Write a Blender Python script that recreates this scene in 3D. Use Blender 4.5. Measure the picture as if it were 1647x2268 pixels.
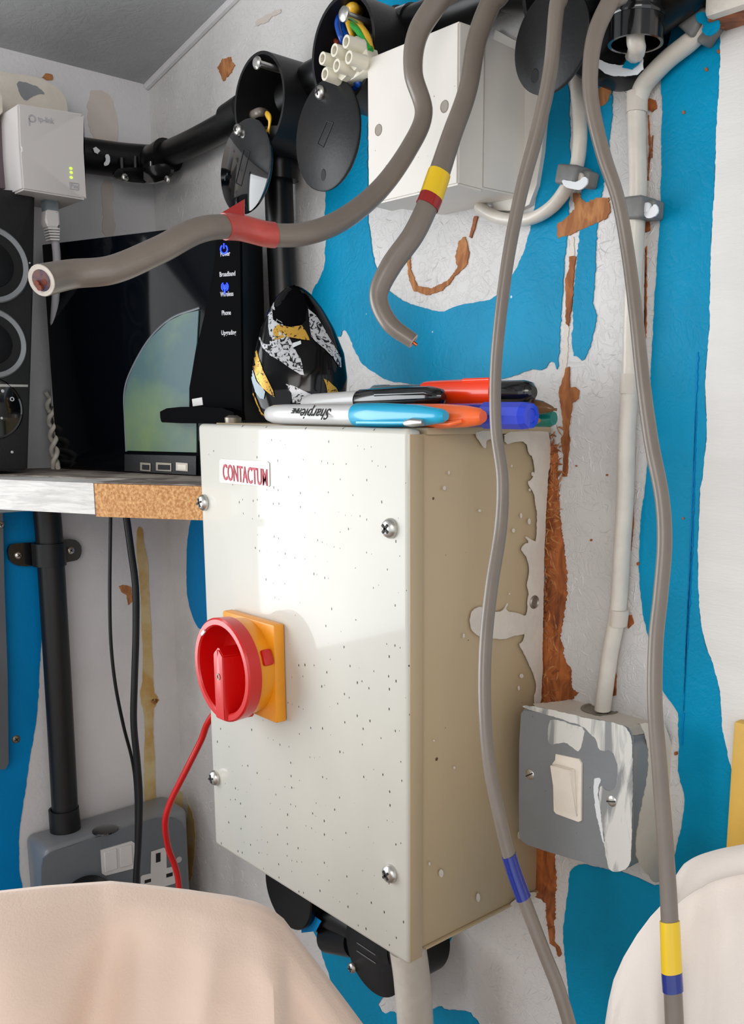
import bpy, bmesh, math, random
from mathutils import Vector, Matrix, noise
import numpy as np
random.seed(7)
for o in list(bpy.data.objects): bpy.data.objects.remove(o)
S = bpy.context.scene
COL = S.collection
# ------------------------------------------------------------------ camera
F,PXX,PYY = 2108.70,1002.007,1311.685
YAW,PIT,ROL = 0.8053186,-0.1850779,0.0076125
CAM = Vector((0.3816716,-0.4482662,0.0078118))
_c,_s = math.cos(YAW),math.sin(YAW)
FW = Vector((-_s*math.cos(PIT),_c*math.cos(PIT),math.sin(PIT)))
_r = Vector((_c,_s,0)); _u=_r.cross(FW)
RT = _r*math.cos(ROL)+_u*math.sin(ROL); UP=-_r*math.sin(ROL)+_u*math.cos(ROL)
cam = bpy.data.objects.new('camera', bpy.data.cameras.new('camera')); COL.objects.link(cam)
M = Matrix((RT,UP,-FW)).transposed().to_4x4(); M.translation=CAM; cam.matrix_world=M
cd=cam.data; cd.sensor_fit='HORIZONTAL'; cd.sensor_width=36; cd.lens=F/1647*36
cd.shift_x=(823.5-PXX)/1647; cd.shift_y=(PYY-1134)/1647; cd.clip_start=.01; cd.clip_end=50
S.camera=cam
# ------------------------------------------------------------------ light
S.view_settings.view_transform='Standard'; S.view_settings.look='None'
S.view_settings.gamma=1; S.view_settings.exposure=0.30; S.view_settings.use_curve_mapping=False
W=bpy.data.worlds.new('room_air'); S.world=W; W.use_nodes=True
W.node_tree.nodes['Background'].inputs[0].default_value=(.93,.965,1,1)
W.node_tree.nodes['Background'].inputs[1].default_value=1.0
def area(name,loc,target,sx,sy,power,color):
    l=bpy.data.lights.new(name,'AREA'); l.shape='RECTANGLE'; l.size=sx; l.size_y=sy; l.energy=power; l.color=color
    o=bpy.data.objects.new(name,l); COL.objects.link(o); o.location=loc
    o.rotation_euler=(Vector(target)-Vector(loc)).to_track_quat('-Z','Y').to_euler(); return o
area('daylight_window_light',(-.484,-.685,.0),(.5,-.685,.0),.79,.50,5.0,(.93,.97,1))
area('room_fill_light',(.85,-1.15,.50),(-.25,-.05,-.05),.9,.6,7.5,(1,.95,.90))  # added fill that brightens the left wall and ceiling, no fixture behind it
# ------------------------------------------------------------------ helpers
def ray(px,py): return FW+RT*((px-PXX)/F)-UP*((py-PYY)/F)
def on(ax,v,px,py):
    d=ray(px,py); return CAM+d*((v-CAM[ax])/d[ax])
def PX(v,px,py): return on(0,v,px,py)
def PY(v,px,py): return on(1,v,px,py)
def PZ(v,px,py): return on(2,v,px,py)
def PD(d,px,py): return CAM+ray(px,py)*d
def pj(p):
    d=Vector(p)-CAM; z=d.dot(FW); return PXX+F*d.dot(RT)/z, PYY-F*d.dot(UP)/z
ORG={}
def org(o): return ORG[o.name] if o is not None else Vector((0,0,0))
def thing(name,label,cat,loc,group=None):
    o=bpy.data.objects.new(name,None); COL.objects.link(o); o.empty_display_size=.02
    o.location=loc; ORG[o.name]=Vector(loc); tag(o,label,cat,group); return o
def tag(o,label=None,cat=None,group=None,kind=None):
    if label: o['label']=label
    if cat: o['category']=cat
    if group: o['group']=group
    if kind: o['kind']=kind
    return o
def link(name,bm,m,parent=None,smooth=False,label=None,recalc=True):
    if recalc: bmesh.ops.recalc_face_normals(bm,faces=bm.faces)
    vs=[v.co for v in bm.verts]
    c=Vector([(min(v[i] for v in vs)+max(v[i] for v in vs))/2 for i in range(3)])
    bmesh.ops.translate(bm,verts=bm.verts,vec=-c)
    me=bpy.data.meshes.new(name); bm.to_mesh(me); bm.free()
    if smooth:
        for p in me.polygons: p.use_smooth=True
        if smooth!='all':
            me.set_sharp_from_angle(angle=math.radians(38))
    o=bpy.data.objects.new(name,me); COL.objects.link(o)
    if m: me.materials.append(m)
    o.location=c-org(parent)
    if parent: o.parent=parent
    ORG[o.name]=c
    if label: o['label']=label
    return o
def B(): return bmesh.new()
def box(bm,c,s,rot=None,bev=0,seg=2):
    t=bmesh.new(); bmesh.ops.create_cube(t,size=1)
    bmesh.ops.scale(t,vec=s,verts=t.verts)
    if bev: bmesh.ops.bevel(t,geom=t.edges[:],offset=bev,segments=seg,profile=.5,affect='EDGES')
    if rot is not None: bmesh.ops.transform(t,matrix=rot.to_4x4(),verts=t.verts)
    bmesh.ops.translate(t,vec=c,verts=t.verts); merge(bm,t); return bm
def box2(bm,a,b,bev=0,seg=2):
    a=Vector(a);b=Vector(b); return box(bm,(a+b)/2,[abs(x) for x in (b-a)],None,bev,seg)
def merge(bm,t):
    me=bpy.data.meshes.new('t'); t.to_mesh(me); t.free(); bm.from_mesh(me); bpy.data.meshes.remove(me)
def frame(ax):
    ax=Vector(ax).normalized(); h=Vector((0,0,1)) if abs(ax.z)<.9 else Vector((1,0,0))
    x=h.cross(ax).normalized(); y=ax.cross(x); return x,y,ax
def lathe(bm,o,ax,prof,n=32,sx=1,sy=1):
    """prof: list of (radius, distance along axis)"""
    x,y,a=frame(ax); o=Vector(o); rows=[]
    for r,h in prof:
        if r<1e-7: rows.append([bm.verts.new(o+a*h)])
        else: rows.append([bm.verts.new(o+a*h+x*(r*sx*math.cos(k*2*math.pi/n))+y*(r*sy*math.sin(k*2*math.pi/n))) for k in range(n)])
    for A,C in zip(rows,rows[1:]):
        for k in range(n):
            k2=(k+1)%n
            if len(A)==1 and len(C)==1: continue
            if len(A)==1: bm.faces.new((A[0],C[k],C[k2]))
            elif len(C)==1: bm.faces.new((A[k],A[k2],C[0]))
            else: bm.faces.new((A[k],A[k2],C[k2],C[k]))
    return bm
def cyl(bm,a,b,r,n=24,bev=0):
    a=Vector(a);b=Vector(b); L=(b-a).length
    if bev: pr=[(0,0),(r-bev,0),(r,bev),(r,L-bev),(r-bev,L),(0,L)]
    else: pr=[(0,0),(r,0),(r,L),(0,L)]
    return lathe(bm,a,b-a,pr,n)
def spline(pts,n=10):
    P=[Vector(p) for p in pts]; P=[P[0]*2-P[1]]+P+[P[-1]*2-P[-2]]; out=[]
    for i in range(1,len(P)-2):
        for k in range(n):
            t=k/n; a,b,c,d=P[i-1],P[i],P[i+1],P[i+2]
            out.append(.5*((2*b)+(c-a)*t+(2*a-5*b+4*c-d)*t*t+(3*b-3*c+d-a)*t**3))
    out.append(P[-2]); return out
def frames(path,upv=(0,0,1)):
    x=None; out=[]; m=len(path)
    for i in range(m):
        t=(path[min(i+1,m-1)]-path[max(i-1,0)]).normalized(); x=(Vector(upv)-t*Vector(upv).dot(t)).normalized() if x is None else (x-t*x.dot(t)).normalized(); out.append(x)
    return out
def tube(bm,path,r,n=16,flat=1,upv=(0,0,1),caps=True,sq=2,xs=None):
    """swept tube; flat = minor/major ratio; r number or list"""
    m=len(path); x=None; rows=[]
    for i,p in enumerate(path):
        t=(path[min(i+1,m-1)]-path[max(i-1,0)]).normalized()
        if x is None: x=Vector(upv)-t*Vector(upv).dot(t); x.normalize()
        else: x=(x-t*x.dot(t)).normalized()
        if xs: x=xs[i]
        y=t.cross(x); R=r[i] if isinstance(r,(list,tuple)) else r
        row=[]
        for k in range(n):
            a=k*2*math.pi/n; ca,sa=math.cos(a),math.sin(a)
            if sq!=2: ca=math.copysign(abs(ca)**(2/sq),ca); sa=math.copysign(abs(sa)**(2/sq),sa)
            row.append(bm.verts.new(p+x*(R*ca)+y*(R*flat*sa)))
        rows.append(row)
    for A,C in zip(rows,rows[1:]):
        for k in range(n): bm.faces.new((A[k],A[(k+1)%n],C[(k+1)%n],C[k]))
    if caps: bm.faces.new(rows[0][::-1]); bm.faces.new(rows[-1])
    return bm
def wob(poly,amp,step,seed=0,rag=1.0):
    """ragged outline: subdivide polygon (2-D pixel points) and push points about"""
    out=[]; n=len(poly)
    for i in range(n):
        a=Vector(poly[i]);b=Vector(poly[(i+1)%n]); L=(b-a).length; k=max(1,int(L/step)); d=(b-a)/max(L,1e-6); nn=Vector((-d.y,d.x))
        for j in range(k):
            p=a+(b-a)*(j/k)
            f=noise.noise(Vector((p.x*.022,p.y*.022,seed)))*1.4+noise.noise(Vector((p.x*.09,p.y*.09,seed+5)))*.9+noise.noise(Vector((p.x*.35,p.y*.35,seed+9)))*.7*rag
            out.append(p+nn*(f*amp))
    return out
def smooth2(poly):
    out=[];n=len(poly)
    for i in range(n):
        a=Vector(poly[i]);b=Vector(poly[(i+1)%n]); out+= [a*.75+b*.25,a*.25+b*.75]
    return out
def prism(bm,pts,off):
    vs=[bm.verts.new(p) for p in pts]; f=bm.faces.new(vs)
    r=bmesh.ops.extrude_face_region(bm,geom=[f]); nv=[v for v in r['geom'] if isinstance(v,bmesh.types.BMVert)]
    bmesh.ops.translate(bm,verts=nv,vec=off)
    bmesh.ops.triangulate(bm,faces=[f for f in bm.faces if len(f.verts)>4],ngon_method='EAR_CLIP'); return bm
def patch(name,poly,m,parent,fn,off,amp=1.5,step=5,seed=0,label=None,sm=0,rag=1):
    p=poly
    if not sm and amp and len(poly)>=6 and m not in (m_osb,m_osbl,m_osbd): sm=1
    for _ in range(sm): p=smooth2(p)
    p=wob(p,amp,step,seed,rag) if amp else p
    b=B(); prism(b,[fn(q[0],q[1]) for q in p],Vector(off)); return link(name,b,m,parent,label=label)
def text(name,s,size,mat_,parent,o,xd,yd,depth=.0002,bold=0,sx=1,label=None,fit=None):
    c=bpy.data.curves.new('t','FONT'); c.body=s; c.size=size; c.extrude=depth; c.offset=bold; c.resolution_u=3
    t=bpy.data.objects.new('t',c); COL.objects.link(t); dg=bpy.context.evaluated_depsgraph_get(); dg.update()
    me=bpy.data.meshes.new_from_object(t.evaluated_get(dg)); bpy.data.objects.remove(t)
    if fit:
        X_=[v.co.x for v in me.vertices];Y_=[v.co.y for v in me.vertices]; me.transform(Matrix.Translation((-min(X_),-min(Y_),0))); me.transform(Matrix.Diagonal((fit[0]/(max(X_)-min(X_)),fit[1]/(max(Y_)-min(Y_)),1,1)))
    xd=Vector(xd).normalized(); yd=Vector(yd).normalized(); z=xd.cross(yd)
    R=Matrix((xd*sx,yd,z)).transposed().to_4x4(); R.translation=Vector(o); me.transform(R)
    b=B(); b.from_mesh(me); bpy.data.meshes.remove(me); return link(name,b,mat_,parent,label=label)
# ------------------------------------------------------------------ materials
def lin(c):
    return tuple(((v/255)/12.92 if v/255<=.04045 else ((v/255+.055)/1.055)**2.4) for v in c)+(1,)
def mat(name,rgb,rough=.5,metal=0,coat=0,var=0,vscale=30,rgb2=None,bump=0,bscale=200,dist=0,spec=None,emit=0,trans=0,crough=.04,ior=1.5,lo=.4,hi=.6,stretch=(1,1,1),bump2=0,bscale2=40,spax='xz',sthr=.72,spots=None,spscale=120,sprgb=(60,45,30),sheen=0):
    m=bpy.data.materials.new(name); m.use_nodes=True; nt=m.node_tree; N=nt.nodes; Lk=nt.links.new
    p=N['Principled BSDF']; col=lin(rgb)
    p.inputs['Base Color'].default_value=col; p.inputs['Roughness'].default_value=rough; p.inputs['Metallic'].default_value=metal
    p.inputs['Coat Weight'].default_value=coat; p.inputs['Coat Roughness'].default_value=crough; p.inputs['IOR'].default_value=ior
    if spec is not None: p.inputs['Specular IOR Level'].default_value=spec
    if trans: p.inputs['Transmission Weight'].default_value=trans
    if sheen: p.inputs['Sheen Weight'].default_value=sheen
    if emit: p.inputs['Emission Color'].default_value=col; p.inputs['Emission Strength'].default_value=emit
    tc=N.new('ShaderNodeTexCoord'); mp=N.new('ShaderNodeMapping'); mp.inputs['Scale'].default_value=stretch; Lk(tc.outputs['Object'],mp.inputs['Vector'])
    out=None
    def nz(sc,det=4,d=0,ro=.55):
        n=N.new('ShaderNodeTexNoise'); n.inputs['Scale'].default_value=sc; n.inputs['Detail'].default_value=det; n.inputs['Distortion'].default_value=d; n.inputs['Roughness'].default_value=ro
        Lk(mp.outputs[0],n.inputs['Vector']); return n
    if var or rgb2:
        n=nz(vscale,5,dist); r=N.new('ShaderNodeValToRGB'); r.color_ramp.elements[0].position=lo; r.color_ramp.elements[1].position=hi
        c2=lin(rgb2) if rgb2 else tuple(v*(1-var) for v in col[:3])+(1,)
        r.color_ramp.elements[0].color=col; r.color_ramp.elements[1].color=c2
        Lk(n.outputs['Fac'],r.inputs[0]); out=r.outputs[0]
    if spots:
        v=N.new('ShaderNodeTexVoronoi'); v.voronoi_dimensions='2D'; v.inputs['Scale'].default_value=spscale
        sx=N.new('ShaderNodeSeparateXYZ'); cx=N.new('ShaderNodeCombineXYZ'); Lk(mp.outputs[0],sx.inputs[0]); Lk(sx.outputs[0 if spax[0]=='x' else 1],cx.inputs[0]); Lk(sx.outputs[2],cx.inputs[1]); Lk(cx.outputs[0],v.inputs['Vector'])
        sep=N.new('ShaderNodeSeparateColor'); Lk(v.outputs['Color'],sep.inputs[0])
        sz=N.new('ShaderNodeMath'); sz.operation='MULTIPLY'; Lk(sep.outputs[0],sz.inputs[0]); sz.inputs[1].default_value=spots
        lt=N.new('ShaderNodeMath'); lt.operation='LESS_THAN'; Lk(v.outputs['Distance'],lt.inputs[0]); Lk(sz.outputs[0],lt.inputs[1])
        gt=N.new('ShaderNodeMath'); gt.operation='GREATER_THAN'; Lk(sep.outputs[1],gt.inputs[0]); gt.inputs[1].default_value=sthr
        mu=N.new('ShaderNodeMath'); mu.operation='MULTIPLY'; Lk(lt.outputs[0],mu.inputs[0]); Lk(gt.outputs[0],mu.inputs[1])
        n2=nz(9,2); g2=N.new('ShaderNodeMath'); g2.operation='GREATER_THAN'; Lk(n2.outputs['Fac'],g2.inputs[0]); g2.inputs[1].default_value=.44
        mu2=N.new('ShaderNodeMath'); mu2.operation='MULTIPLY'; Lk(mu.outputs[0],mu2.inputs[0]); Lk(g2.outputs[0],mu2.inputs[1])
        mx=N.new('ShaderNodeMix'); mx.data_type='RGBA'; Lk(mu2.outputs[0],mx.inputs[0])
        if out: Lk(out,mx.inputs[6])
        else: mx.inputs[6].default_value=col
        mx.inputs[7].default_value=lin(sprgb); out=mx.outputs[2]
    if out: Lk(out,p.inputs['Base Color'])
    prev=None
    for st,sc,kind in ((bump,bscale,0),(bump2,bscale2,1)):
        if st:
            b=N.new('ShaderNodeBump'); b.inputs['Distance'].default_value=.001; b.inputs['Strength'].default_value=st
            if kind==0: n=nz(sc,4,.2); h=n.outputs['Fac']
            else:
                n=nz(sc,3,1.8); a=N.new('ShaderNodeMath'); a.operation='SUBTRACT'; a.inputs[1].default_value=.5; Lk(n.outputs['Fac'],a.inputs[0])
                ab=N.new('ShaderNodeMath'); ab.operation='ABSOLUTE'; Lk(a.outputs[0],ab.inputs[0])
                mn=N.new('ShaderNodeMath'); mn.operation='MINIMUM'; mn.inputs[1].default_value=.045; Lk(ab.outputs[0],mn.inputs[0])
                ml=N.new('ShaderNodeMath'); ml.operation='MULTIPLY'; ml.inputs[1].default_value=20; Lk(mn.outputs[0],ml.inputs[0]); h=ml.outputs[0]
            Lk(h,b.inputs['Height'])
            if prev: Lk(prev,b.inputs['Normal'])
            prev=b.outputs[0]
    if prev: Lk(prev,p.inputs['Normal'])
    return m
m_white=mat('white_board_paint',(214,211,209),.5,var=.1,vscale=14,bump=.35,bscale=260,bump2=.3,bscale2=75)
m_whiteL=mat('white_wall_paint',(214,212,213),.55,var=.1,vscale=10,bump=.4,bscale=240,bump2=.1,bscale2=30)
m_smoothw=mat('smooth_white_paint',(226,223,219),.5,var=.05,vscale=8,bump=.3,bscale=120,stretch=(1,1,5))
m_blue=mat('bright_blue_paint',(0,143,186),.42,spec=.12,var=.13,vscale=16,bump=.35,bscale=220,bump2=.12,bscale2=36,sthr=.9,spots=.05,spscale=60,sprgb=(200,215,225))
m_blueL=mat('deep_blue_paint',(0,128,192),.5,spec=.12,var=.1,vscale=14,bump=.3,bscale=220)
m_osb=mat('bare_strand_board',(172,106,54),.75,rgb2=(120,62,24),vscale=70,dist=1.5,bump=.9,bscale=150,lo=.35,hi=.65,stretch=(1,1,.5))
m_osbd=mat('dark_bare_board',(176,98,44),.6,rgb2=(104,50,18),vscale=95,dist=1.2,bump=.9,bscale=130,lo=.35,hi=.65,stretch=(1,1,.5))
m_osbl=mat('light_bare_board',(188,128,76),.75,rgb2=(150,92,48),vscale=90,dist=1.5,bump=.9,bscale=180,stretch=(1,1,.4))
m_chip=mat('chipboard',(214,166,112),.85,rgb2=(176,120,70),vscale=480,bump=1,bscale=420,lo=.35,hi=.62)
m_ochre=mat('ochre_stain',(204,186,138),.7,rgb2=(190,150,84),vscale=24)
m_cream_w=mat('cream_stain',(206,194,186),.6,var=.08,vscale=20,bump=.3,bscale=200)
m_ceil=mat('grey_ceiling_paint',(176,178,180),.6,var=.2,vscale=7,bump=.5,bscale=180,bump2=.15,bscale2=30)
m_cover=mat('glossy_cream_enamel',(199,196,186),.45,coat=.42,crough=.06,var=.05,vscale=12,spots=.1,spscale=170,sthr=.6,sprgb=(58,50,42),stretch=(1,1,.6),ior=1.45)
m_side=mat('shaded_enamel',(184,163,130),.4,coat=.3,crough=.25,var=.05,vscale=6,spax='yz',sthr=.85,spots=.08,spscale=60,sprgb=(80,55,35))  # the cover's enamel again, darkened in colour for the shaded side
m_core=mat('cut_core',(120,84,76),.7,rgb2=(70,66,90),vscale=300)
m_rec=mat('recess_shade',(150,142,132),.6)  # shade of the screw recesses, put into the colour of flush discs
m_smear=mat('streaky_white_smear',(216,214,208),.5,rgb2=(140,142,142),vscale=70,dist=1,lo=.50,hi=.62,stretch=(1,1,.22),bump=.3,bscale=200)
m_cream=mat('cream_splash',(214,204,192),.5,var=.08,vscale=40,bump=.4,bscale=200)
m_blk=mat('black_plastic',(12,12,13),.34,spec=.35,var=.2,vscale=40,bump=.05,bscale=300)
m_blkm=mat('matt_black_plastic',(24,24,25),.42,spec=.35,var=.15,vscale=60,bump=.1,bscale=500)
m_blks=mat('shiny_black_plastic',(14,14,15),.14,coat=.5)
m_in=mat('dark_interior',(8,8,9),.6)
m_gloss=mat('piano_black',(5,7,11),.06,coat=1,crough=.02)
m_steel=mat('zinc_plated_steel',(205,203,198),.36,metal=1,bump=.1,bscale=500)
m_dull=mat('dull_steel',(150,142,130),.45,metal=.8)
m_brass=mat('brass',(214,170,90),.3,metal=.9)
m_slot=mat('slot_shadow',(40,38,36),.7)
m_red=mat('red_plastic',(196,6,4),.33,coat=.35,crough=.2)
m_yel=mat('amber_plastic',(236,152,20),.38,coat=.25,crough=.3,var=.08,vscale=50)
m_cable=mat('grey_cable_sheath',(121,110,100),.4,coat=.35,crough=.2,var=.08,vscale=60,bump=.12,bscale=250)
m_cablel=mat('pale_grey_cable_sheath',(158,146,132),.4,var=.08,vscale=60,bump=.12,bscale=250)
m_tred=mat('red_tape',(150,26,22),.3,coat=.3); m_tredf=mat('faded_red_tape',(188,74,66),.35,coat=.2,var=.15,vscale=80)
m_tyel=mat('yellow_tape',(236,196,28),.3,coat=.3); m_tblu=mat('blue_tape',(12,38,128),.25,coat=.5)
m_copper=mat('copper',(190,100,60),.3,metal=1)
m_wblue=mat('blue_wire',(10,70,165),.3,coat=.3); m_wgreen=mat('green_wire',(40,160,60),.35); m_wyel=mat('yellow_wire',(225,175,50),.35); m_wbrown=mat('brown_wire',(120,52,30),.4)
m_nat=mat('natural_nylon',(226,220,202),.35,coat=.2)
m_jb=mat('white_junction_plastic',(226,220,212),.42,var=.04,vscale=20,spots=.04,spscale=100,sprgb=(150,130,120))
m_pcable=mat('painted_cable',(216,208,196),.4,coat=.2,var=.08,vscale=60,bump=.5,bscale=160)
m_clip=mat('grey_clip',(122,122,120),.5,var=.15,vscale=90,bump=.3,bscale=200)
m_wp=mat('fresh_white_paint',(226,228,230),.3,coat=.3)
m_grey=mat('grey_enamel',(128,131,134),.36,coat=.3,crough=.15,var=.08,vscale=25,bump=.12,bscale=400,spots=.05,spscale=160,sprgb=(70,66,60))
m_dgrey=mat('dark_grey_enamel',(100,106,112),.4,coat=.2,var=.06,vscale=20)
m_rock=mat('ivory_rocker',(238,228,214),.4,coat=.2,var=.05,vscale=90)
m_wpl=mat('white_plastic',(214,212,210),.35,coat=.2)
m_adp=mat('adapter_white',(205,200,197),.4)
m_led=mat('green_led',(190,235,70),.4,emit=.9); m_bled=mat('blue_led',(20,50,255),.4,emit=2.2)
m_print=mat('grey_print',(172,170,174),.6); m_pw=mat('white_print',(190,190,195),.5); m_badge=mat('badge_foil',(208,204,194),.3,coat=.5)
m_bred=mat('badge_red',(176,32,62),.45)
m_silver=mat('crackled_silver',(205,205,208),.35,metal=.3,rgb2=(20,20,20),vscale=190,dist=2.6,lo=.53,hi=.56)
m_gold=mat('crackled_gold',(206,160,62),.35,metal=.3,rgb2=(60,42,14),vscale=190,dist=2.6,lo=.56,hi=.6)
m_cloth=mat('pinkish_cream_cloth',(230,203,184),.9,var=.05,vscale=9,bump=.25,bscale=900,bump2=.04,bscale2=30,sheen=.2)
m_cloth2=mat('pale_cream_cloth',(234,223,214),.9,var=.04,vscale=9,bump=.25,bscale=900,sheen=.2)
m_bar=mat('marker_grey',(196,194,192),.35,coat=.3); m_aqua=mat('aqua_cap',(20,165,205),.3,coat=.4); m_or=mat('vermilion_plastic',(255,62,8),.32,coat=.4)
m_or2=mat('orange_cap',(255,112,52),.32,coat=.4); m_ind=mat('indigo_barrel',(34,34,150),.3,coat=.4); m_bl2=mat('blue_cap',(36,62,205),.28,coat=.4)
m_amber=mat('brown_resin',(140,100,62),.15,trans=.4); m_teal=mat('teal_plastic',(0,118,105),.3,coat=.4); m_clear=mat('clear_plastic',(170,185,190),.08,trans=.7)
m_shelfw=mat('white_painted_timber',(206,202,198),.6,bump=.9,bscale=60,stretch=(1,1,9),var=.22,vscale=30,dist=1)
m_shelft=mat('worn_shelf_top',(180,168,158),.7,rgb2=(110,98,92),vscale=30,dist=1)
m_batten=mat('pale_batten',(168,184,192),.6,var=.08,vscale=20)
m_scr=mat('grey_green_panel',(78,104,108),.2,spec=.14,rgb2=(120,140,96),vscale=9,lo=.45,hi=.7)
m_flat=mat('flat_black',(5,5,7),.7,spec=.04)
m_mouse=mat('mouse_black',(5,5,7),.1,spec=.3)
m_mauve=mat('mauve_plastic',(94,80,86),.5)
m_floor=mat('plywood_floor',(120,100,80),.7,var=.2,vscale=8)
m_gmetal=mat('grey_metal_panel',(96,100,106),.5,metal=.2,var=.15,vscale=12)

def screw(name,c,ax,r,parent,h=None,m=None,cross=True,slot=True,label=None):
    """domed screw head; c on surface, ax outward"""
    h=h or r*.55; m=m or m_steel; b=B()
    lathe(b,c,ax,[(0,-r*.3),(r*.9,-r*.3),(r,0),(r,h*.35),(r*.82,h*.75),(r*.5,h*.95),(0,h)],24)
    o=link(name,b,m,parent,'a',label=label)
    x,y,a=frame(ax); b=B(); an=random.uniform(.2,1.2); X=x*math.cos(an)+y*math.sin(an); Y=a.cross(X)
    R=Matrix((X,Y,a)).transposed()
    box(b,Vector(c)+a*(h*.9),(r*1.1 if cross else r*1.9,r*.24,h*.35),R)
    if cross: box(b,Vector(c)+a*(h*.9),(r*.24,r*1.1,h*.35),R)
    link('slot',b,m_slot,o if parent is None or parent.parent is None else parent)
    return o
# ------------------------------------------------------------------ setting
XL=-.4905
def struct(name,bm,m): return tag(link(name,bm,m),kind='structure')
b=B(); box2(b,(XL-.05,0,-1.25),(1.9,.05,1.2)); wr=struct('wall_right',b,m_white)
b=B()   # left wall with a real window opening beyond the frame
y0,y1,z0,z1=-.28,-1.09,-.26,.26
for a_,c_ in (((XL-.05,0,-1.25),(XL,y0,1.2)),((XL-.05,y1,-1.25),(XL,-2.6,1.2)),((XL-.05,y0,-1.25),(XL,y1,z0)),((XL-.05,y0,z1),(XL,y1,1.2))): box2(b,a_,c_)
wl=struct('wall_left',b,m_whiteL)
b=B()
def cz(x): return .3007+.2*(x-XL)
pts=[Vector((XL-.05,.05,cz(XL-.05))),Vector((1.9,.05,cz(1.9))),Vector((1.9,-2.6,cz(1.9))),Vector((XL-.05,-2.6,cz(XL-.05)))]
prism(b,pts,Vector((0,0,.04))); struct('ceiling',b,m_ceil)
b=B(); box2(b,(XL,0,-1.25),(1.9,-2.6,-1.21)); struct('floor',b,m_floor)
b=B(); tube(b,spline([(XL+.001,-.0015,cz(XL)-.001),(-.1,-.0015,cz(-.1)-.001),(.5,-.0015,cz(.5)-.001)],8),.0035,10); struct('trim_1',b,m_whiteL)
b=B(); tube(b,[Vector((XL+.0008,-.0008,-.9)),Vector((XL+.0008,-.0008,.295))],.0022,8); struct('trim_2',b,m_cream_w)
# window frame and pane
win=B()
for a_,c_ in (((XL-.03,y0,z0),(XL+.004,y0-.02,z1)),((XL-.03,y1,z0),(XL+.004,y1+.02,z1)),((XL-.03,y0,z0),(XL+.004,y1,z0+.02)),((XL-.03,y0,z1),(XL+.004,y1,z1-.02))): box2(win,a_,c_,.002)
struct('window_1',win,m_wpl)
# paint on the right wall: real films of paint standing a little proud
R0=lambda x,y: PY(0,x,y)
RP=dict(parent=wr,fn=R0,off=(0,-.0007,0))
patch('blue_paint_film',[(826,-30),(832,10),(880,38),(905,28),(945,25),(945,-30)],m_blue,amp=1.5,seed=1,**RP)
patch('blue_paint_film',[(760,230),(815,180),(815,470),(822,540),(838,610),(862,645),(900,672),(975,692),(1010,680),(1060,668),(1095,665),(1135,615),(1160,560),(1178,500),(1192,420),(1211,300),(1225,210),(1235,100),(1262,150),(1263,440),(1256,530),(1250,600),(1243,680),(1240,760),(1236,826),(1226,796),(1205,822),(1180,817),(1150,828),(1090,845),(1000,850),(885,850),(840,835),(800,803),(785,777),(770,735),(760,729),(753,752),(735,730),(690,660),(694,642),(712,617),(720,591),(722,543),(722,420),(722,380),(735,330)],m_blue,amp=2.2,seed=2,**RP)
patch('blue_paint_film',[(1305,110),(1345,120),(1358,199),(1355,272),(1348,326),(1339,408),(1328,447),(1322,498),(1319,600),(1316,645),(1313,670),(1322,700),(1315,745),(1305,775),(1292,802),(1280,790),(1268,788),(1269,700),(1271,650),(1280,560),(1284,500),(1292,380),(1300,300),(1303,200)],m_blue,amp=2,seed=3,rag=2,**RP)
patch('blue_paint_film',[(1461,-60),(1605,-60),(1600,30),(1597,60),(1595,157),(1588,272),(1585,362),(1580,483),(1577,500),(1573,640),(1573,720),(1565,800),(1562,870),(1567,950),(1561,1020),(1557,1060),(1550,1090),(1549,1159),(1546,1238),(1548,1317),(1553,1383),(1565,1436),(1578,1463),(1589,1503),(1597,1542),(1599,1598),(1610,1660),(1625,1720),(1630,1800),(1633,1870),(1650,1950),(1700,2350),(1280,2350),(1270,2268),(1262,2230),(1255,2150),(1247,2060),(1247,2048),(1259,1985),(1261,1934),(1270,1921),(1286,1913),(1314,1917),(1375,1931),(1421,1946),(1458,1966),(1480,1940),(1495,1895),(1503,1857),(1514,1806),(1517,1758),(1503,1722),(1503,1658),(1504,1597),(1500,1574),(1482,1551),(1467,1528),(1450,1470),(1435,1397),(1425,1365),(1418,1304),(1415,1238),(1418,1169),(1426,1106),(1434,1042),(1437,950),(1441,850),(1443,800),(1450,680),(1456,570),(1464,480),(1464,400),(1467,300),(1466,190),(1461,110),(1463,45)],m_blue,amp=1.6,seed=4,**RP)
patch('blue_paint_film',[(428,1125),(428,1140),(421,1161),(418,1184),(414,1228),(414,1301),(417,1330),(423,1353),(437,1388),(452,1398),(620,1400),(620,1125)],m_blueL,amp=.8,seed=5,**RP)
patch('blue_paint_film',[(640,1990),(1010,1990),(1000,2100),(905,2180),(880,2190),(835,2215),(849,2249),(869,2237),(885,2252),(898,2254),(954,2239),(976,2225),(985,2237),(1024,2237),(1049,2244),(1075,2290),(1085,2340),(780,2340),(721,2132),(699,2064)],m_blue,amp=2.2,seed=6,**RP)
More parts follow.
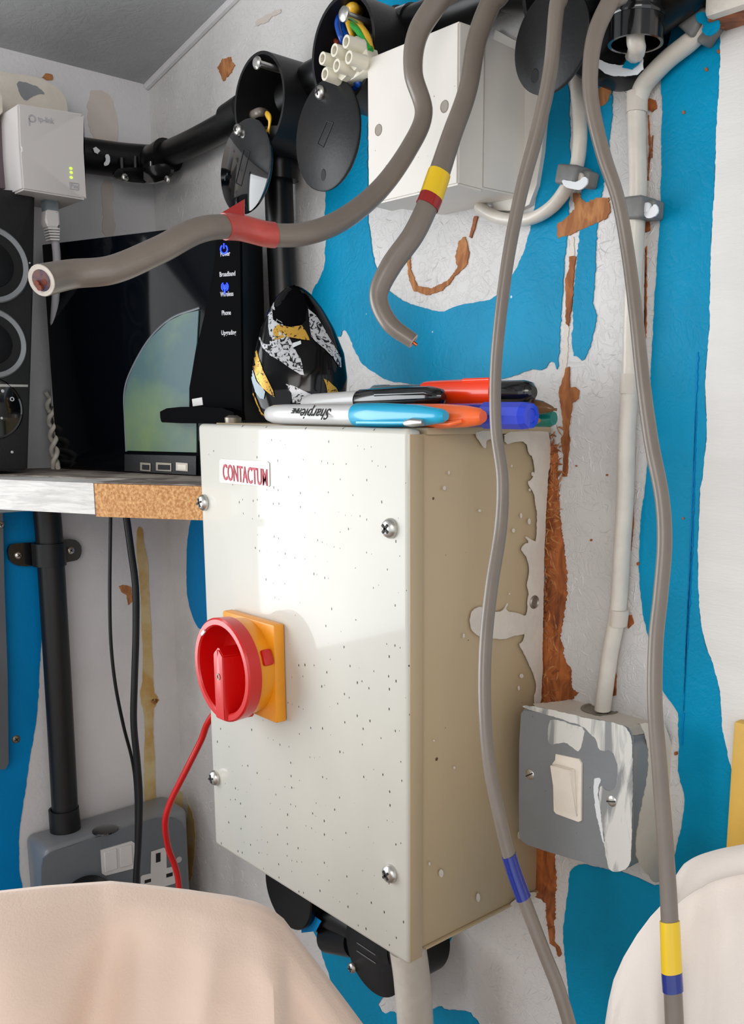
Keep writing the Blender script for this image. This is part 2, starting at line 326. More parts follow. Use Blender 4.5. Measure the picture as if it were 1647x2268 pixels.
# pale smooth board to the right of the blue stripe
patch('white_paint_film',[(1600,-60),(1760,-60),(1760,2000),(1640,1960),(1634,1870),(1631,1800),(1626,1720),(1611,1660),(1600,1598),(1598,1542),(1590,1503),(1579,1463),(1566,1436),(1554,1383),(1549,1317),(1547,1238),(1550,1159),(1551,1090),(1558,1060),(1562,1020),(1568,950),(1563,870),(1566,800),(1574,720),(1574,640),(1578,500),(1581,483),(1586,362),(1589,272),(1596,157),(1598,60)],m_smoothw,amp=1.4,seed=4,parent=wr,fn=R0,off=(0,-.0011,0))
BP=dict(parent=wr,fn=R0,off=(0,-.0009,0))
patch('bare_board_patch',[(1234,500),(1237,527),(1262,520),(1345,485),(1352,470),(1350,437),(1320,440),(1300,450),(1288,440),(1285,428),(1270,428),(1275,462)],m_osbl,amp=2.6,step=2.5,rag=1.6,seed=7,**BP)
patch('bare_board_patch',[(1320,200),(1318,250),(1350,225),(1357,197),(1373,195),(1362,168),(1345,185)],m_osbl,amp=2.6,step=2.5,rag=1.6,seed=8,**BP)
patch('bare_board_patch',[(1218,982),(1221,1027),(1214,1048),(1210,1172),(1207,1297),(1204,1403),(1198,1500),(1190,1570),(1190,1600),(1235,1580),(1235,1556),(1270,1546),(1282,1533),(1268,1525),(1262,1482),(1251,1466),(1250,1442),(1241,1411),(1249,1376),(1253,1323),(1257,1270),(1249,1217),(1241,1138),(1236,1048),(1234,985)],m_osbd,amp=3,step=3,rag=1.5,seed=9,**BP)
patch('bare_board_patch',[(1186,1850),(1183,1985),(1208,2000),(1214,2056),(1224,2056),(1228,2036),(1230,1997),(1233,1951),(1230,1921),(1226,1860)],m_osbd,amp=3,step=3,rag=1.5,seed=10,**BP)
patch('bare_board_patch',[(1214,2050),(1218,2089),(1232,2098),(1238,2118),(1243,2112),(1238,2098),(1228,2085),(1228,2050)],m_osb,amp=1.5,step=3,seed=11,**BP)
patch('bare_board_patch',[(1262,569),(1275,569),(1274,590),(1271,633),(1266,693),(1260,723),(1253,717),(1254,651),(1250,621),(1262,594)],m_osb,amp=2,step=3,seed=12,**BP)
patch('bare_board_patch',[(1262,812),(1264,859),(1274,856),(1283,865),(1281,883),(1268,892),(1265,922),(1259,947),(1262,970),(1256,1055),(1247,1055),(1249,1010),(1243,971),(1250,962),(1245,907),(1238,870),(1246,840),(1255,814)],m_osb,amp=1.6,step=3,seed=13,**BP)
patch('bare_board_patch',[(1402,1087),(1404,1153),(1398,1220),(1392,1222),(1398,1150)],m_osb,amp=1,step=4,seed=14,**BP)
patch('bare_board_patch',[(1352,1541),(1364,1540),(1366,1497),(1361,1484),(1356,1505)],m_osbd,amp=1,step=4,seed=15,**BP)
patch('bare_board_patch',[(1432,225),(1440,218),(1453,222),(1455,240),(1445,248),(1436,243)],m_osbd,amp=1.6,step=3,seed=16,**BP)
patch('bare_board_patch',[(1427,490),(1440,490),(1440,510),(1430,515)],m_osbd,amp=1.6,step=3,seed=17,**BP)
patch('bare_board_patch',[(1389,1362),(1400,1362),(1404,1380),(1392,1392)],m_osbd,amp=1.4,step=3,seed=18,**BP)
patch('bare_board_patch',[(900,560),(906,560),(912,600),(925,632),(955,640),(990,622),(1015,590),(1010,570),(1018,535),(1030,525),(1040,560),(1035,585),(1005,622),(975,645),(945,652),(918,645),(906,620)],m_osbl,amp=2.6,step=2,seed=19,**BP)
patch('bare_board_patch',[(1052,480),(1058,480),(1052,510),(1045,528),(1040,525)],m_osbd,amp=1,step=3,seed=20,**BP)
patch('bare_board_patch',[(485,150),(493,128),(510,128),(520,145),(508,165),(496,180)],m_osbl,amp=4,step=3,seed=21,**BP)
patch('bare_board_patch',[(568,40),(600,30),(625,18),(620,35),(590,48),(565,62)],m_cream_w,amp=4,step=3,seed=22,**BP)
# painted-over strip that carried a cable, standing proud of the wall
def ridge(name,pts,w,m,parent,seed,d=.0016):
    L=[];Rr=[]
    for x,y in pts: L.append((x-w/2,y)); Rr.append((x+w/2,y))
    return patch(name,L+Rr[::-1],m,parent,R0,(0,-d,0),amp=2,step=4,seed=seed)
ridge('paint_ridge',[(1268,525),(1266,570),(1258,640),(1255,740),(1250,830),(1243,880)],9,m_cream,wr,30,.0005)
ridge('board_joint',[(1547,780),(1540,1000),(1536,1200),(1522,1420),(1512,1650)],2.4,m_blueL,wr,31,.0012)
for i,L_ in enumerate(([(1424,262),(1427,330),(1432,400),(1430,455)],[(1437,255),(1440,330),(1436,400)],[(1446,300),(1444,350)],[(1402,880),(1400,1000),(1398,1085)],[(1392,1225),(1388,1300),(1384,1345)],[(1370,1390),(1362,1470)],[(1432,545),(1430,700),(1428,790)])): ridge('paint_crack',L_,1.4,m_osbd,wr,70+i,.0009)
# strands of the board telegraphing through the white paint, and loose flakes in the bare strip
def strands(name,n,m,parent,where,yo,h,lmin,lmax,w,seed,inside=None,ang=None):
    rnd=random.Random(seed); b=B()
    for _ in range(n):
        x,z=where(rnd); L=rnd.uniform(lmin,lmax); a=rnd.uniform(0,math.pi) if ang is None else rnd.gauss(ang,.5); hh=h*rnd.uniform(.5,1); ww=w*rnd.uniform(.6,1.3); c=rnd.uniform(-.18,.18)*L
        dx,dz=math.cos(a),math.sin(a); P=lambda u,v,y: b.verts.new((x+dx*u-dz*v,yo-y,z+dz*u+dx*v))
        e0=P(-L/2,0,0); e1=P(L/2,0,0); r0=P(-L*.15,c+ww/2,0); r1=P(-L*.15,c-ww/2,0); r2=P(L*.2,c+ww*.4,0); r3=P(L*.2,c-ww*.4,0); t0=P(-L*.15,c,hh); t1=P(L*.2,c,hh)
        for f in ((e0,r0,t0),(e0,t0,r1),(r0,r2,t1,t0),(r1,t0,t1,r3),(r2,e1,t1),(r3,t1,e1)): b.faces.new(f)
    o=link(name,b,m,parent,recalc=False); return tag(o,kind='stuff')
def reg1(r):
    while True:
        x=r.uniform(-.48,.135); z=r.uniform(-.50,.30)
        if r.random()< (.35 if x<-.05 else 1): return x,z
strands('board_strands',5200,m_white,wr,reg1,0.0,.00036,.002,.011,.0011,5)
def reg2(r):
    z=r.uniform(-.178,.0); px_=1218+(z+.0)/.178*16; p=PY(0,r.uniform(px_-6,px_+30+25*max(0,-z-.1)/.08),1000); return p.x,z
strands('board_flakes',130,m_osbl,wr,reg2,-.0009,.0006,.003,.010,.0012,6)
strands('board_flakes',130,m_osbd,wr,reg2,-.0009,.0006,.003,.010,.0014,7)
# chips of bare board and screw holes in the blue paint
for (x,y,r) in ((1566,155,5),(1516,250,4),(1515,1148,3),(1415,1248,4),(1537,1134,3),(1498,1668,4),(1593,115,5),(1310,1196,2.5),(1345,1052,2.2),(1277,1032,2),(1140,955,2)):
    patch('paint_chip',[(x+r*math.cos(a)*.8,y+r*math.sin(a)) for a in (0,1,2,3,4,5)],m_osbd,wr,R0,(0,-.0012,0),amp=.8,step=3,seed=x)
# left wall paint
L0=lambda x,y: PX(XL,x,y)
LP=dict(parent=wl,fn=L0,off=(.0007,0,0))
patch('blue_paint_film',[(-200,1080),(85,1110),(90,1130),(96,1250),(98,1330),(93,1388),(87,1480),(82,1591),(67,1669),(55,1757),(41,1844),(41,1917),(50,1970),(60,2200),(-200,2200)],m_blueL,amp=1.2,seed=40,**LP)
patch('ochre_drip',[(304,1165),(316,1172),(318,1200),(328,1250),(330,1330),(336,1420),(338,1530),(352,1548),(336,1575),(342,1680),(345,1800),(320,1800),(318,1680),(322,1600),(308,1540),(318,1500),(314,1400),(310,1300),(300,1220)],m_ochre,amp=1.2,seed=41,**LP)
patch('ochre_drip',[(372,1790),(380,1764),(398,1742),(413,1790),(413,1985),(405,1985),(412,1900)],m_ochre,amp=1.2,seed=42,**LP)
patch('ochre_drip',[(414,1775),(424,1790),(434,1830),(430,1900),(425,1950),(416,1950)],m_ochre,wr,R0,(0,-.0006,0),amp=1.2,seed=43)
patch('cream_stain',[(190,200),(235,200),(255,240),(262,300),(255,325),(200,320)],m_cream_w,amp=3,seed=44,**LP)
patch('cream_stain',[(222,400),(255,400),(248,460),(258,520),(225,525),(228,470)],m_cream_w,amp=3,seed=45,**LP)
patch('rust_mark',[(262,1298),(272,1294),(290,1300),(292,1330),(284,1340),(280,1318),(268,1312)],m_osbl,amp=1.5,step=3,seed=46,**LP)
patch('rust_mark',[(92,172),(100,164),(114,166),(116,176),(106,178)],m_osbl,amp=2.5,step=3,seed=47,**LP)
patch('rust_mark',[(330,1552),(345,1546),(352,1550),(342,1560)],m_osbl,amp=1,step=3,seed=48,**LP)
# small screw heads in the walls
screw('wall_screw',PX(XL,35,1637),(1,0,0),.0038,None,m=m_dull); tag(bpy.data.objects['wall_screw'],'rusty screw head in the blue paint left of the lower black conduit','screw')
# ================================================================== large steel enclosure
W_,D_,H_=.2204,.1146,.31
enc=thing('isolator_box','large cream steel isolator enclosure with paint-splashed side, mounted on the wall','electrical box',(-W_/2,0,-H_))
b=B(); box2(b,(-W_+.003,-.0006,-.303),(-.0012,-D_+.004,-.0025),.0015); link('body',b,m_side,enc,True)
# folded front cover: face plus rims wrapping round the sides
b=B(); box2(b,(-W_,-D_,-H_),(.0,-D_+.0102,0),.0032,3)
link('front_cover',b,m_cover,enc,True)
b=B(); box2(b,(.0,-D_+.0008,-.3075),(.0004,-D_+.0101,-.003),.0001); link('cover_rim',b,m_side,enc,True)
b=B(); box2(b,(-W_+.003,-.0006,-.0032),(.0006,-D_+.013,.0006),.0004); link('top_flange',b,m_side,enc,True)
b=B(); box2(b,(-.004,-.0006,-.3045),(.0004,-D_+.013,-.3030),.0003); link('bottom_flange',b,m_side,enc,True)
FR=lambda x,y: PY(-D_-.0001,x,y)
SD=lambda x,y: PX(.0004,x,y)
for (x,y) in ((453,1113),(866,1170),(478,1722),(866,1934)): screw('cover_screw',PY(-D_,x,y),(0,-1,0),.0056,enc,.0045)
b=B(); lathe(b,PX(0,1180,1333),(1,0,0),[(0,0),(.0042,0),(.0042,.0012),(.0034,.002),(.0026,.0012),(0,.0012)],24); link('side_screw',b,m_dull,enc,True)
b=B(); lathe(b,PY(-.09,516,930)*1,(0,0,1),[(0,-.002),(.0055,-.002),(.0058,.0015),(.003,.0032),(0,.0032)],24)
o=link('top_screw',b,m_dull,enc,True)
P1=dict(parent=enc,fn=SD,off=(.0005,0,0))
patch('paint_splash',[(1162,956),(1200,954),(1217,957),(1219,1027),(1212,1048),(1206,1172),(1203,1297),(1201,1403),(1199,1500),(1196,1560),(1186,1572),(1181,1545),(1187,1530),(1185,1508),(1180,1490),(1170,1469),(1159,1445),(1147,1426),(1156,1424),(1163,1403),(1151,1405),(1135,1408),(1114,1416),(1090,1413),(1064,1413),(1050,1403),(1041,1389),(1040,1366),(1045,1350),(1064,1342),(1093,1355),(1111,1354),(1122,1335),(1125,1337),(1117,1352),(1146,1358),(1164,1366),(1168,1350),(1167,1329),(1171,1313),(1166,1297),(1172,1270),(1167,1236),(1159,1225),(1151,1216),(1162,1204),(1172,1202),(1159,1186),(1177,1196),(1187,1200),(1190,1138),(1182,1112),(1184,1098),(1167,1067),(1175,1064),(1184,1048),(1180,1011),(1170,1006),(1164,977),(1140,979),(1117,985),(1114,956)],m_cream,amp=1.2,step=4,seed=50,**P1)
patch('paint_splash',[(1053,954),(1110,955),(1112,985),(1100,978),(1086,971),(1074,976),(1075,993),(1070,992),(1061,977),(1053,968)],m_cream,amp=1,step=4,seed=51,**P1)
for i,(x,y,rx,ry) in enumerate(((983,1081,3,5),(993,1047,2,4),(1061,1131,3,3),(1136,1175,3,5),(1171,1155,3,7),(1153,1142,2,6),(1179,1050,3,5),(1172,1085,2,3),(1026,1408,2,5),(1154,1497,4,5),(976,1934,5,9),(1058,1988,4,10),(950,1913,2,4),(1127,1315,2,2),(1132,1032,1.6,3),(1148,1524,2,5),(1148,1850,2,8),(1005,1700,2,3),(960,1640,2,2))):
    patch('paint_drip',[(x+rx*math.cos(k*.785),y+ry*math.sin(k*.785)) for k in range(8)],m_cream,enc,SD,(.0004,0,0),amp=0)
patch('paint_splash',[(1133,1995),(1128,2008),(1150,2004),(1186,1985),(1186,1975),(1170,1978)],m_cream,enc,SD,(.0005,0,0),amp=1,step=4,seed=52)
# label plate with lettering
b=B(); prism(b,[FR(*q) for q in [(487,1020),(490,1017),(593,1022),(597,1026),(598,1075),(595,1078),(490,1069),(487,1066)]],Vector((0,-.0005,0)))
bd=link('badge',b,m_badge,enc,label='small pale badge with red lettering')
a0=PY(-D_-.0007,494,1061); a1=PY(-D_-.0007,590,1061)
text('badge_lettering','CONTACTUM',.02,m_bred,bd,(PY(-D_-.0008,494,1063)),(1,0,-.02),(0,0,1),.0002,.00012,fit=(.0535,.0108))
# rotary isolator on the cover
sw=lambda y,x,z: Vector((x,y,z))
cx0,cz0=-.1485,-.1545
b=B(); box2(b,(-.1822,-D_-.0002,-.1892),(-.1195,-D_-.0085,-.1242),.0016,2)
sp=link('switch_plate',b,m_yel,enc,True,label='square amber switch plate')
KC=Vector((-.1515,-D_,-.1562))
b=B(); lathe(b,KC+Vector((0,-.008,0)),(0,-1,0),[(.0314,0),(.0318,.004),(.0322,.0095),(.0322,.0112),(.0290,.0112),(.0290,0)],64); link('switch_collar',b,m_yel,sp,True)
# lever slot in the collar
b=B(); box(b,KC+Vector((.0300,-.0130,.0115)),(.004,.0075,.0105),Matrix.Rotation(-.4,3,'Y'),.0015); link('padlock_slot',b,m_red,sp,True,label='red lever seen in the collar slot')
b=B(); kr=.0338
lathe(b,KC+Vector((0,-.0192,0)),(0,-1,0),[(.0286,-.0095),(.0286,0),(kr,0),(kr+.0004,.0085),(kr-.0007,.0096),(kr-.0040,.0096),(kr-.0050,.0085),(kr-.0058,-.009),(0,-.009)],72)
kn=link('switch_knob',b,m_red,enc,True,label='round red dished rotary knob')
b=B(); lo=KC+Vector((0,-.0105,0))
g=[(-.0095,.0105),(0,.0155),(.0095,.0105),(.0095,-.0330),(-.0095,-.0330)]
prism(b,[lo+Vector((x,0,z)) for x,z in g],Vector((0,-.0200,0)))
for v in b.verts:
    if v.co.y<lo.y-.01: v.co.x=lo.x+(v.co.x-lo.x)*.62
bmesh.ops.bevel(b,geom=b.edges[:],offset=.0008,segments=2,affect='EDGES')
link('grip_bar',b,m_red,kn,True)
b=B(); lathe(b,lo+Vector((0,-.0201,-.004)),(0,-1,0),[(.0012,0),(.0012,.0003),(.0022,.0003),(.0022,0)],16); link('centre_screw',b,m_dull,kn,True)
b=B(); box(b,KC+Vector((-.0200,-.0290,.0215)),(.002,.001,.005),Matrix.Rotation(.9,3,'Y')); link('position_mark',b,m_wpl,kn)
# ================================================================== white junction box
jb=thing('junction_box','large white moulded junction box with two screw recesses, high on the wall','electrical box',(-.06,0,.1325))
def taper(bm,x0,x1,z0,z1,ya,yb,g,bev=.001):
    t=B(); box2(t,(x0,ya,z0),(x1,yb,z1)); cxm=(x0+x1)/2; czm=(z0+z1)/2
    for v in t.verts:
        if abs(v.co.y-ya)<1e-6: v.co.x=cxm+(v.co.x-cxm)*(1+g); v.co.z=czm+(v.co.z-czm)*(1+g)
    if bev: bmesh.ops.bevel(t,geom=t.edges[:],offset=bev,segments=2,affect='EDGES')
    merge(bm,t)
b=B(); taper(b,-.0985,-.0220,.1340,.2145,-.0005,-.0395,-.03); link('back_box',b,m_jb,jb,True)
b=B(); taper(b,-.0997,-.0209,.1327,.2156,-.0400,-.0600,.012); ld=link('lid',b,m_jb,jb,True)
for (x,y) in ((838,288),(984,236)):
    b=B(); lathe(b,PY(-.0600,x,y),(0,-1,0),[(0,.0001),(.0028,.00012),(.0031,.0004),(.0034,0)],24); link('screw_recess',b,m_rec,ld,True)
b=B(); prism(b,[PY(-.0004,*q) for q in smooth2([(1090,60),(1150,95),(1190,110),(1216,130),(1214,300),(1190,450),(1150,470),(1085,465)])],Vector((0,-.0035,0))); link('filler_surround',b,m_jb,jb)
# ================================================================== metal switch on the wall
yf=-.040
swt=thing('wall_switch','grey metal-clad light switch with ivory rocker, smeared with white paint','switch',(.055,0,-.245))
SF=lambda x,y: PY(yf,x,y)
b=B(); pl=[(1163,1567),(1375,1606),(1392,1615),(1401,1640),(1399,1900),(1392,1922),(1368,1934),(1350,1928),(1172,1876),(1150,1862),(1147,1845),(1148,1585)]
prism(b,[SF(*q)+Vector((0,.0014,0)) for q in smooth2(pl)],Vector((0,-.0014,0)));
bmesh.ops.bevel(b,geom=[e for e in b.edges if abs(e.verts[0].co.y-yf)<1e-5 and abs(e.verts[1].co.y-yf)<1e-5 and len(e.link_faces)==2 and abs(e.calc_face_angle(0))>.5],offset=.0006,segments=2,affect='EDGES')
link('face_plate',b,m_grey,swt,True)
c0=SF(1175,1600);c1=SF(1385,1900)
b=B(); box2(b,(.0165,-.0005,-.2425),(.0955,yf+.0018,-.1665),.006,4); bb=link('back_box',b,m_grey,swt,True)
b=B(); lathe(b,PZ(-.1662,1328,1572),(0,0,1),[(.0115,0),(.0115,.0008),(.0100,.0008),(.0092,.0001),(0,.0001)],32); link('knockout',b,m_dull,bb,True)
rk=[(1233,1669),(1284,1680),(1290,1690),(1289,1817),(1283,1819),(1234,1801),(1229,1795),(1226,1690),(1232,1682)]
b=B(); prism(b,[SF(*q)+Vector((0,-.0001,0)) for q in rk],Vector((0,-.0012,0))); link('rocker_frame',b,m_rock,swt)
b=B(); A_=[SF(1231,1690),SF(1276,1702),SF(1281,1808),SF(1235,1792)]
vs=[b.verts.new(p+Vector((0,-.0012,0))) for p in A_]+[b.verts.new(A_[0]+Vector((0,-.0058,0))),b.verts.new(A_[1]+Vector((-.0002,-.0058,0))),b.verts.new(A_[2]+Vector((0,-.0016,0))),b.verts.new(A_[3]+Vector((0,-.0016,0)))]
for f in ((0,1,2,3),(4,5,6,7),(0,1,5,4),(1,2,6,5),(2,3,7,6),(3,0,4,7)): b.faces.new([vs[i] for i in f])
bmesh.ops.bevel(b,geom=b.edges[:],offset=.0004,segments=2,affect='EDGES'); link('rocker',b,m_rock,swt,True)
for (x,y) in ((1174,1715),(1355,1774)): screw('plate_screw',SF(x,y),(0,-1,0),.0032,swt,.0012,m_steel,False)
P2=dict(parent=swt,fn=SF,off=(0,-.0004,0))
patch('paint_smear',[(1216,1595),(1228,1592),(1260,1602),(1296,1612),(1290,1640),(1283,1664),(1276,1662),(1262,1648),(1245,1644),(1216,1652),(1213,1630)],m_smear,amp=1.6,step=4,seed=63,**P2)
patch('paint_smear',[(1155,1566),(1165,1563),(1210,1570),(1290,1588),(1375,1604),(1392,1615),(1400,1640),(1401,1700),(1400,1800),(1398,1900),(1390,1922),(1368,1932),(1348,1928),(1343,1900),(1338,1860),(1332,1820),(1326,1760),(1330,1735),(1345,1752),(1365,1745),(1368,1700),(1362,1672),(1350,1660),(1338,1664),(1326,1660),(1322,1640),(1305,1622),(1290,1608),(1260,1598),(1230,1588),(1215,1584),(1190,1575)],m_smear,amp=1.6,step=4,seed=60,**P2)
SS=lambda x,y: PX(.0956,x,y)
patch('paint_smear',[(1313,1726),(1328,1720),(1332,1730),(1322,1745),(1330,1800),(1340,1870),(1334,1860),(1320,1800)],m_wp,amp=1.4,step=3,seed=64,**P2)
patch('paint_smear',[(1405,1600),(1420,1610),(1438,1660),(1432,1700),(1430,1740),(1418,1790),(1408,1850),(1405,1905),(1460,1970),(1492,1900),(1492,1600)],m_cream,swt,SS,(.0004,0,0),amp=2,step=4,seed=61)
SZ=lambda x,y: PZ(-.1664,x,y)
patch('paint_smear',[(1165,1560),(1225,1556),(1282,1548),(1300,1556),(1284,1576),(1330,1590),(1378,1576),(1384,1560),(1400,1545),(1470,1560),(1480,1600),(1405,1635),(1380,1606),(1240,1578)],m_cream,swt,SZ,(0,0,.0004),amp=1,step=4,seed=62)
# thick paint feathered onto the wall around the switch is part of the wall
# ================================================================== painted surface cables and clips
YC=-.0075
def wallpath(pts,y=YC,n=8): return spline([PY(y,*q) for q in pts],n)
b=B(); tube(b,wallpath([(1062,458),(1085,474),(1112,484),(1150,488),(1188,480),(1225,455),(1255,415),(1276,370),(1284,310),(1283,250),(1278,190),(1280,150)]),.0047,14,.75,(0,-1,0))
tag(link('painted_cable',b,m_pcable,None,'a'),'short white-painted cable curving from the junction box up under the hanging black disc','cable')
b=B(); tube(b,wallpath([(1640,-60),(1590,8),(1560,55),(1530,90),(1480,130),(1445,165),(1422,195),(1410,240),(1410,300),(1412,400),(1409,480),(1403,600),(1399,720),(1396,840),(1388,950),(1384,1100),(1378,1200),(1368,1350),(1350,1450),(1338,1540),(1334,1572)]),.0056,16,.8,(0,-1,0))
c2=link('painted_cable',b,m_pcable,None,'a'); tag(c2,'long cream-painted cable running down the wall into the metal switch','cable')
for (p,q,rr) in (((1411,205),(1410,250),.0064),((1396,828),(1393,872),.0063),((1372,1350),(1368,1385),.0062)):
    b=B(); tube(b,wallpath([p,((p[0]+q[0])/2,(p[1]+q[1])/2),q],YC),rr,14,.8,(0,-1,0)); link('old_tape_band',b,m_cream,c2,'a')
def clip(lab,ctr,w,h,ang,pm,nail,nm,blob):
    c=PY(-.0085,*ctr); t=thing('cable_clip',lab,'cable clip',(c.x,0,c.z))
    R=Matrix.Rotation(ang,3,'Y'); b=B(); box(b,Vector((c.x,-.0078,c.z)),(w,.0150,h),R,.0018,3)
    body=link('hoop',b,m_clip,t,True)
    e=Vector((c.x,-.0055,c.z))+R@Vector((w*.62,0,-.001)); b=B(); box(b,e,(w*.5,.010,h*.85),R,.0018,3); link('nail_block',b,m_clip,t,True)
    n_=PY(-.011,*nail); b=B(); lathe(b,n_,(0,-1,0),[(0,-.003),(.0022,-.003),(.0028,0),(.0024,.001),(0,.0013)],20); link('nail',b,nm,t,True)
    if blob:
        patch('paint_dab',blob[0],blob[1],t,lambda x,y: PY(-.0150 if blob[2]==0 else -.0108,x,y),(0,-.0010,0),amp=1,step=3,seed=ctr[0],sm=1)
clip('grey cable clip dabbed with white paint at the bend of the short cable',(1268,390),.0150,.0105,.22,0,(1284,394),m_cream,([(1245,398),(1262,402),(1282,404),(1296,390),(1304,398),(1300,412),(1288,422),(1270,420),(1252,414)],m_wp,0))
clip('grey cable clip with white paint on the long cable, level with the junction box foot',(1412,463),.0135,.0115,.05,0,(1432,460),m_wp,([(1428,470),(1440,466),(1452,450),(1460,462),(1456,476),(1440,484),(1430,482)],m_wp,1))
clip('cable clip with blue paint and a brass nail at the top right',(1545,45),.013,.0135,.75,0,(1568,58),m_brass,([(1540,30),(1560,25),(1585,35),(1596,50),(1590,70),(1570,82),(1555,70),(1562,55),(1545,50)],m_blue,0))
# white box at the extreme top right with a rusty recess
t=thing('surface_box','white painted surface box with a rusty recess, cut off at the top right corner','electrical box',PY(0,1640,40))
b=B(); box2(b,PY(0,1612,20)+Vector((0,0,.03)),PY(0,1720,36)+Vector((0,-.022,0)),.003); link('shell',b,m_pcable,t,True)
b=B(); q=PY(-.006,1640,32); box2(b,q+Vector((-.011,.005,-.0035)),q+Vector((.02,-.012,-.0001)),.001); link('rusty_recess',b,m_osbd,t,True)
# yellow batten at right edge
q0=PY(0,1641,1590); q1=PY(0,1660,1900)
b=B(); box2(b,(q0.x,-.0005,q1.z-.08),(q0.x+.05,-.008,q0.z),.0015); tag(link('yellow_board',b,mat('yellow_paint',(222,176,72),.5,var=.1,vscale=30),None,True),'sliver of a yellow board on the wall at the right edge','board')
# ================================================================== black conduit, inspection boxes
def pipe(name,lab,pts3,r,m=m_blk,n=22,cat='conduit',parent=None,sm=8,flat=1):
    b=B(); tube(b,spline(pts3,sm) if len(pts3)>2 else [Vector(p) for p in pts3],r,n,flat); o=link(name,b,m,parent,True)
    if parent is None: tag(o,lab,cat)
    return o
# corner elbow
el=thing('corner_elbow','black inspection elbow in the room corner with paint flecks and a screwed flange','conduit fitting',PY(0,340,360))
p=[PX(XL+.016,120,335),PX(XL+.016,200,346),PX(XL+.017,262,354),PX(XL+.020,310,358)]
q=[PY(-.018,352,356),PY(-.017,372,343)]
b=B(); tube(b,spline(p+[PX(XL+.027,338,359)]+q,8),.0145,24); link('elbow_body',b,m_blk,el,True)
b=B(); prism(b,[PX(XL+.034,*k) for k in smooth2([(247,385),(262,372),(330,372),(330,408),(275,404),(250,395)])],Vector((.003,0,0))); prism(b,[PY(-.034,*k) for k in smooth2([(325,372),(372,362),(386,372),(384,388),(365,404),(325,408)])],Vector((0,-.003,0))); link('flange',b,m_blks,el)
for k,(x,y) in enumerate(((277,393),(370,398))):
    screw('flange_screw',PX(XL+.0372,x,y) if k==0 else PY(-.0372,x,y),(1,0,0) if k==0 else (0,-1,0),.0032,el)
for (x,y0_,y1_) in ((270,350,388),(300,347,390),(334,358,384)):
    pp=(lambda a,c:PX(XL+.033,a,c)) if x<325 else (lambda a,c:PY(-.033,a,c)); b=B(); tube(b,[pp(x,y0_),pp(x,y1_)],.0022,10); link('rib',b,m_blks,el,True)
patch('paint_fleck',[(205,328),(212,325),(222,334),(216,342),(208,338)],m_wp,el,lambda x,y:PX(XL+.0316,x,y),(.0004,0,0),amp=1,step=3)
patch('paint_fleck',[(232,343),(241,342),(244,362),(232,369),(229,362),(235,355)],m_wp,el,lambda x,y:PX(XL+.0316,x,y),(.0004,0,0),amp=1,step=3)
pipe('conduit','black conduit rising along the wall from the room corner to the first open round box',[PY(-.0165,350,350),PY(-.0165,430,315),PY(-.0165,530,262)],.0104)
b=B(); lathe(b,PY(-.0165,356,345),PY(-.0165,430,312)-PY(-.0165,356,345),[(.0106,0),(.0122,0),(.0122,.006),(.0106,.006)],28); tag(link('conduit_collar',b,m_blks,None,True),'thin black ring on the conduit next to the corner elbow','conduit fitting')
def roundbox(lab,c,r,dep,spouts,name='round_conduit_box',open_=True):
    t=thing(name,lab,'conduit box',(c.x,0,c.z)); b=B()
    if open_: lathe(b,Vector((c.x,-.0005,c.z)),(0,-1,0),[(0,0),(r,0),(r,dep),(r-.0022,dep),(r-.0026,.003),(0,.003)],48)
    else: lathe(b,Vector((c.x,-.0005,c.z)),(0,-1,0),[(0,0),(r,0),(r,dep-.001),(r-.001,dep),(0,dep)],48)
    link('shell',b,m_blkm if open_ else m_blk,t,True)
    for a,e,rr in spouts:
        b=B(); a=Vector(a);e=Vector(e); lathe(b,a,e-a,[(0,0),(rr,0),(rr,(e-a).length),(rr-.0015,(e-a).length),(0,(e-a).length)],26); link('spout',b,m_blk,t,True)
    return t
def lid(lab,c,r,tilt,scr,m,hole=None,emb=None,parent=None,yaw=0,grp=None,ins=True):
    """round cover plate hanging by one screw; c centre"""
    t=thing('box_lid',lab,'lid',c) if parent is None else parent
    n=Vector((math.sin(yaw)*math.cos(tilt),-math.cos(yaw)*math.cos(tilt),math.sin(tilt))).normalized()
    b=B(); lathe(b,c,n,[(0,-.0028),(r-.0006,-.0028),(r,-.0020),(r,-.0006),(r-.0008,0),(0,0)],56); pl=link('plate',b,m,t,True)
    def at(x,y):
        d=ray(x,y); return CAM+d*((c-CAM).dot(n)/d.dot(n))
    if emb:
        b=B(); k=[at(*q)+n*.0001 for q in emb]
        for a,e in zip(k,k[1:]+k[:1]): tube(b,[a,e],.00035,5,caps=False)
        link('moulded_bar',b,m_in,pl)
    if scr: s=at(*scr); screw('cover_screw',s,n,.0042,t,.003)
    if hole:
        b=B(); h=at(*hole); lathe(b,h,n,[(0,.0002),(.0024,.0002),(.0028,0)],20,sy=1.35); link('screw_hole',b,m_in,pl)
    return t
c1=PY(-.045,574,226); c1.y=-.045
t1=roundbox('open round black conduit box, the left of the two, with a yellow-tipped cable inside',c1,.0325,.045,[(PY(-.018,510,268),PY(-.018,545,245),.0128),(PY(-.0185,640,225),PY(-.0185,690,195),.0128),(PY(-.0185,618,290),PY(-.0185,620,400),.0138)])
b=B(); s0=PY(-.058,571,140); lathe(b,s0,(.0,-1,0),[(0,-.019),(.0022,-.019),(.0022,0),(.0042,0),(.0042,.0012),(.003,.0024),(0,.0026)],20); link('lid_screw',b,m_steel,t1,True)
b=B(); tube(b,spline([PY(-.015,548,262),PY(-.034,560,254),PY(-.036,575,248),PY(-.028,590,252),PY(-.02,596,262)],8),.0032,12,.7); link('cable_core_sheath',b,m_cable,t1,'a')
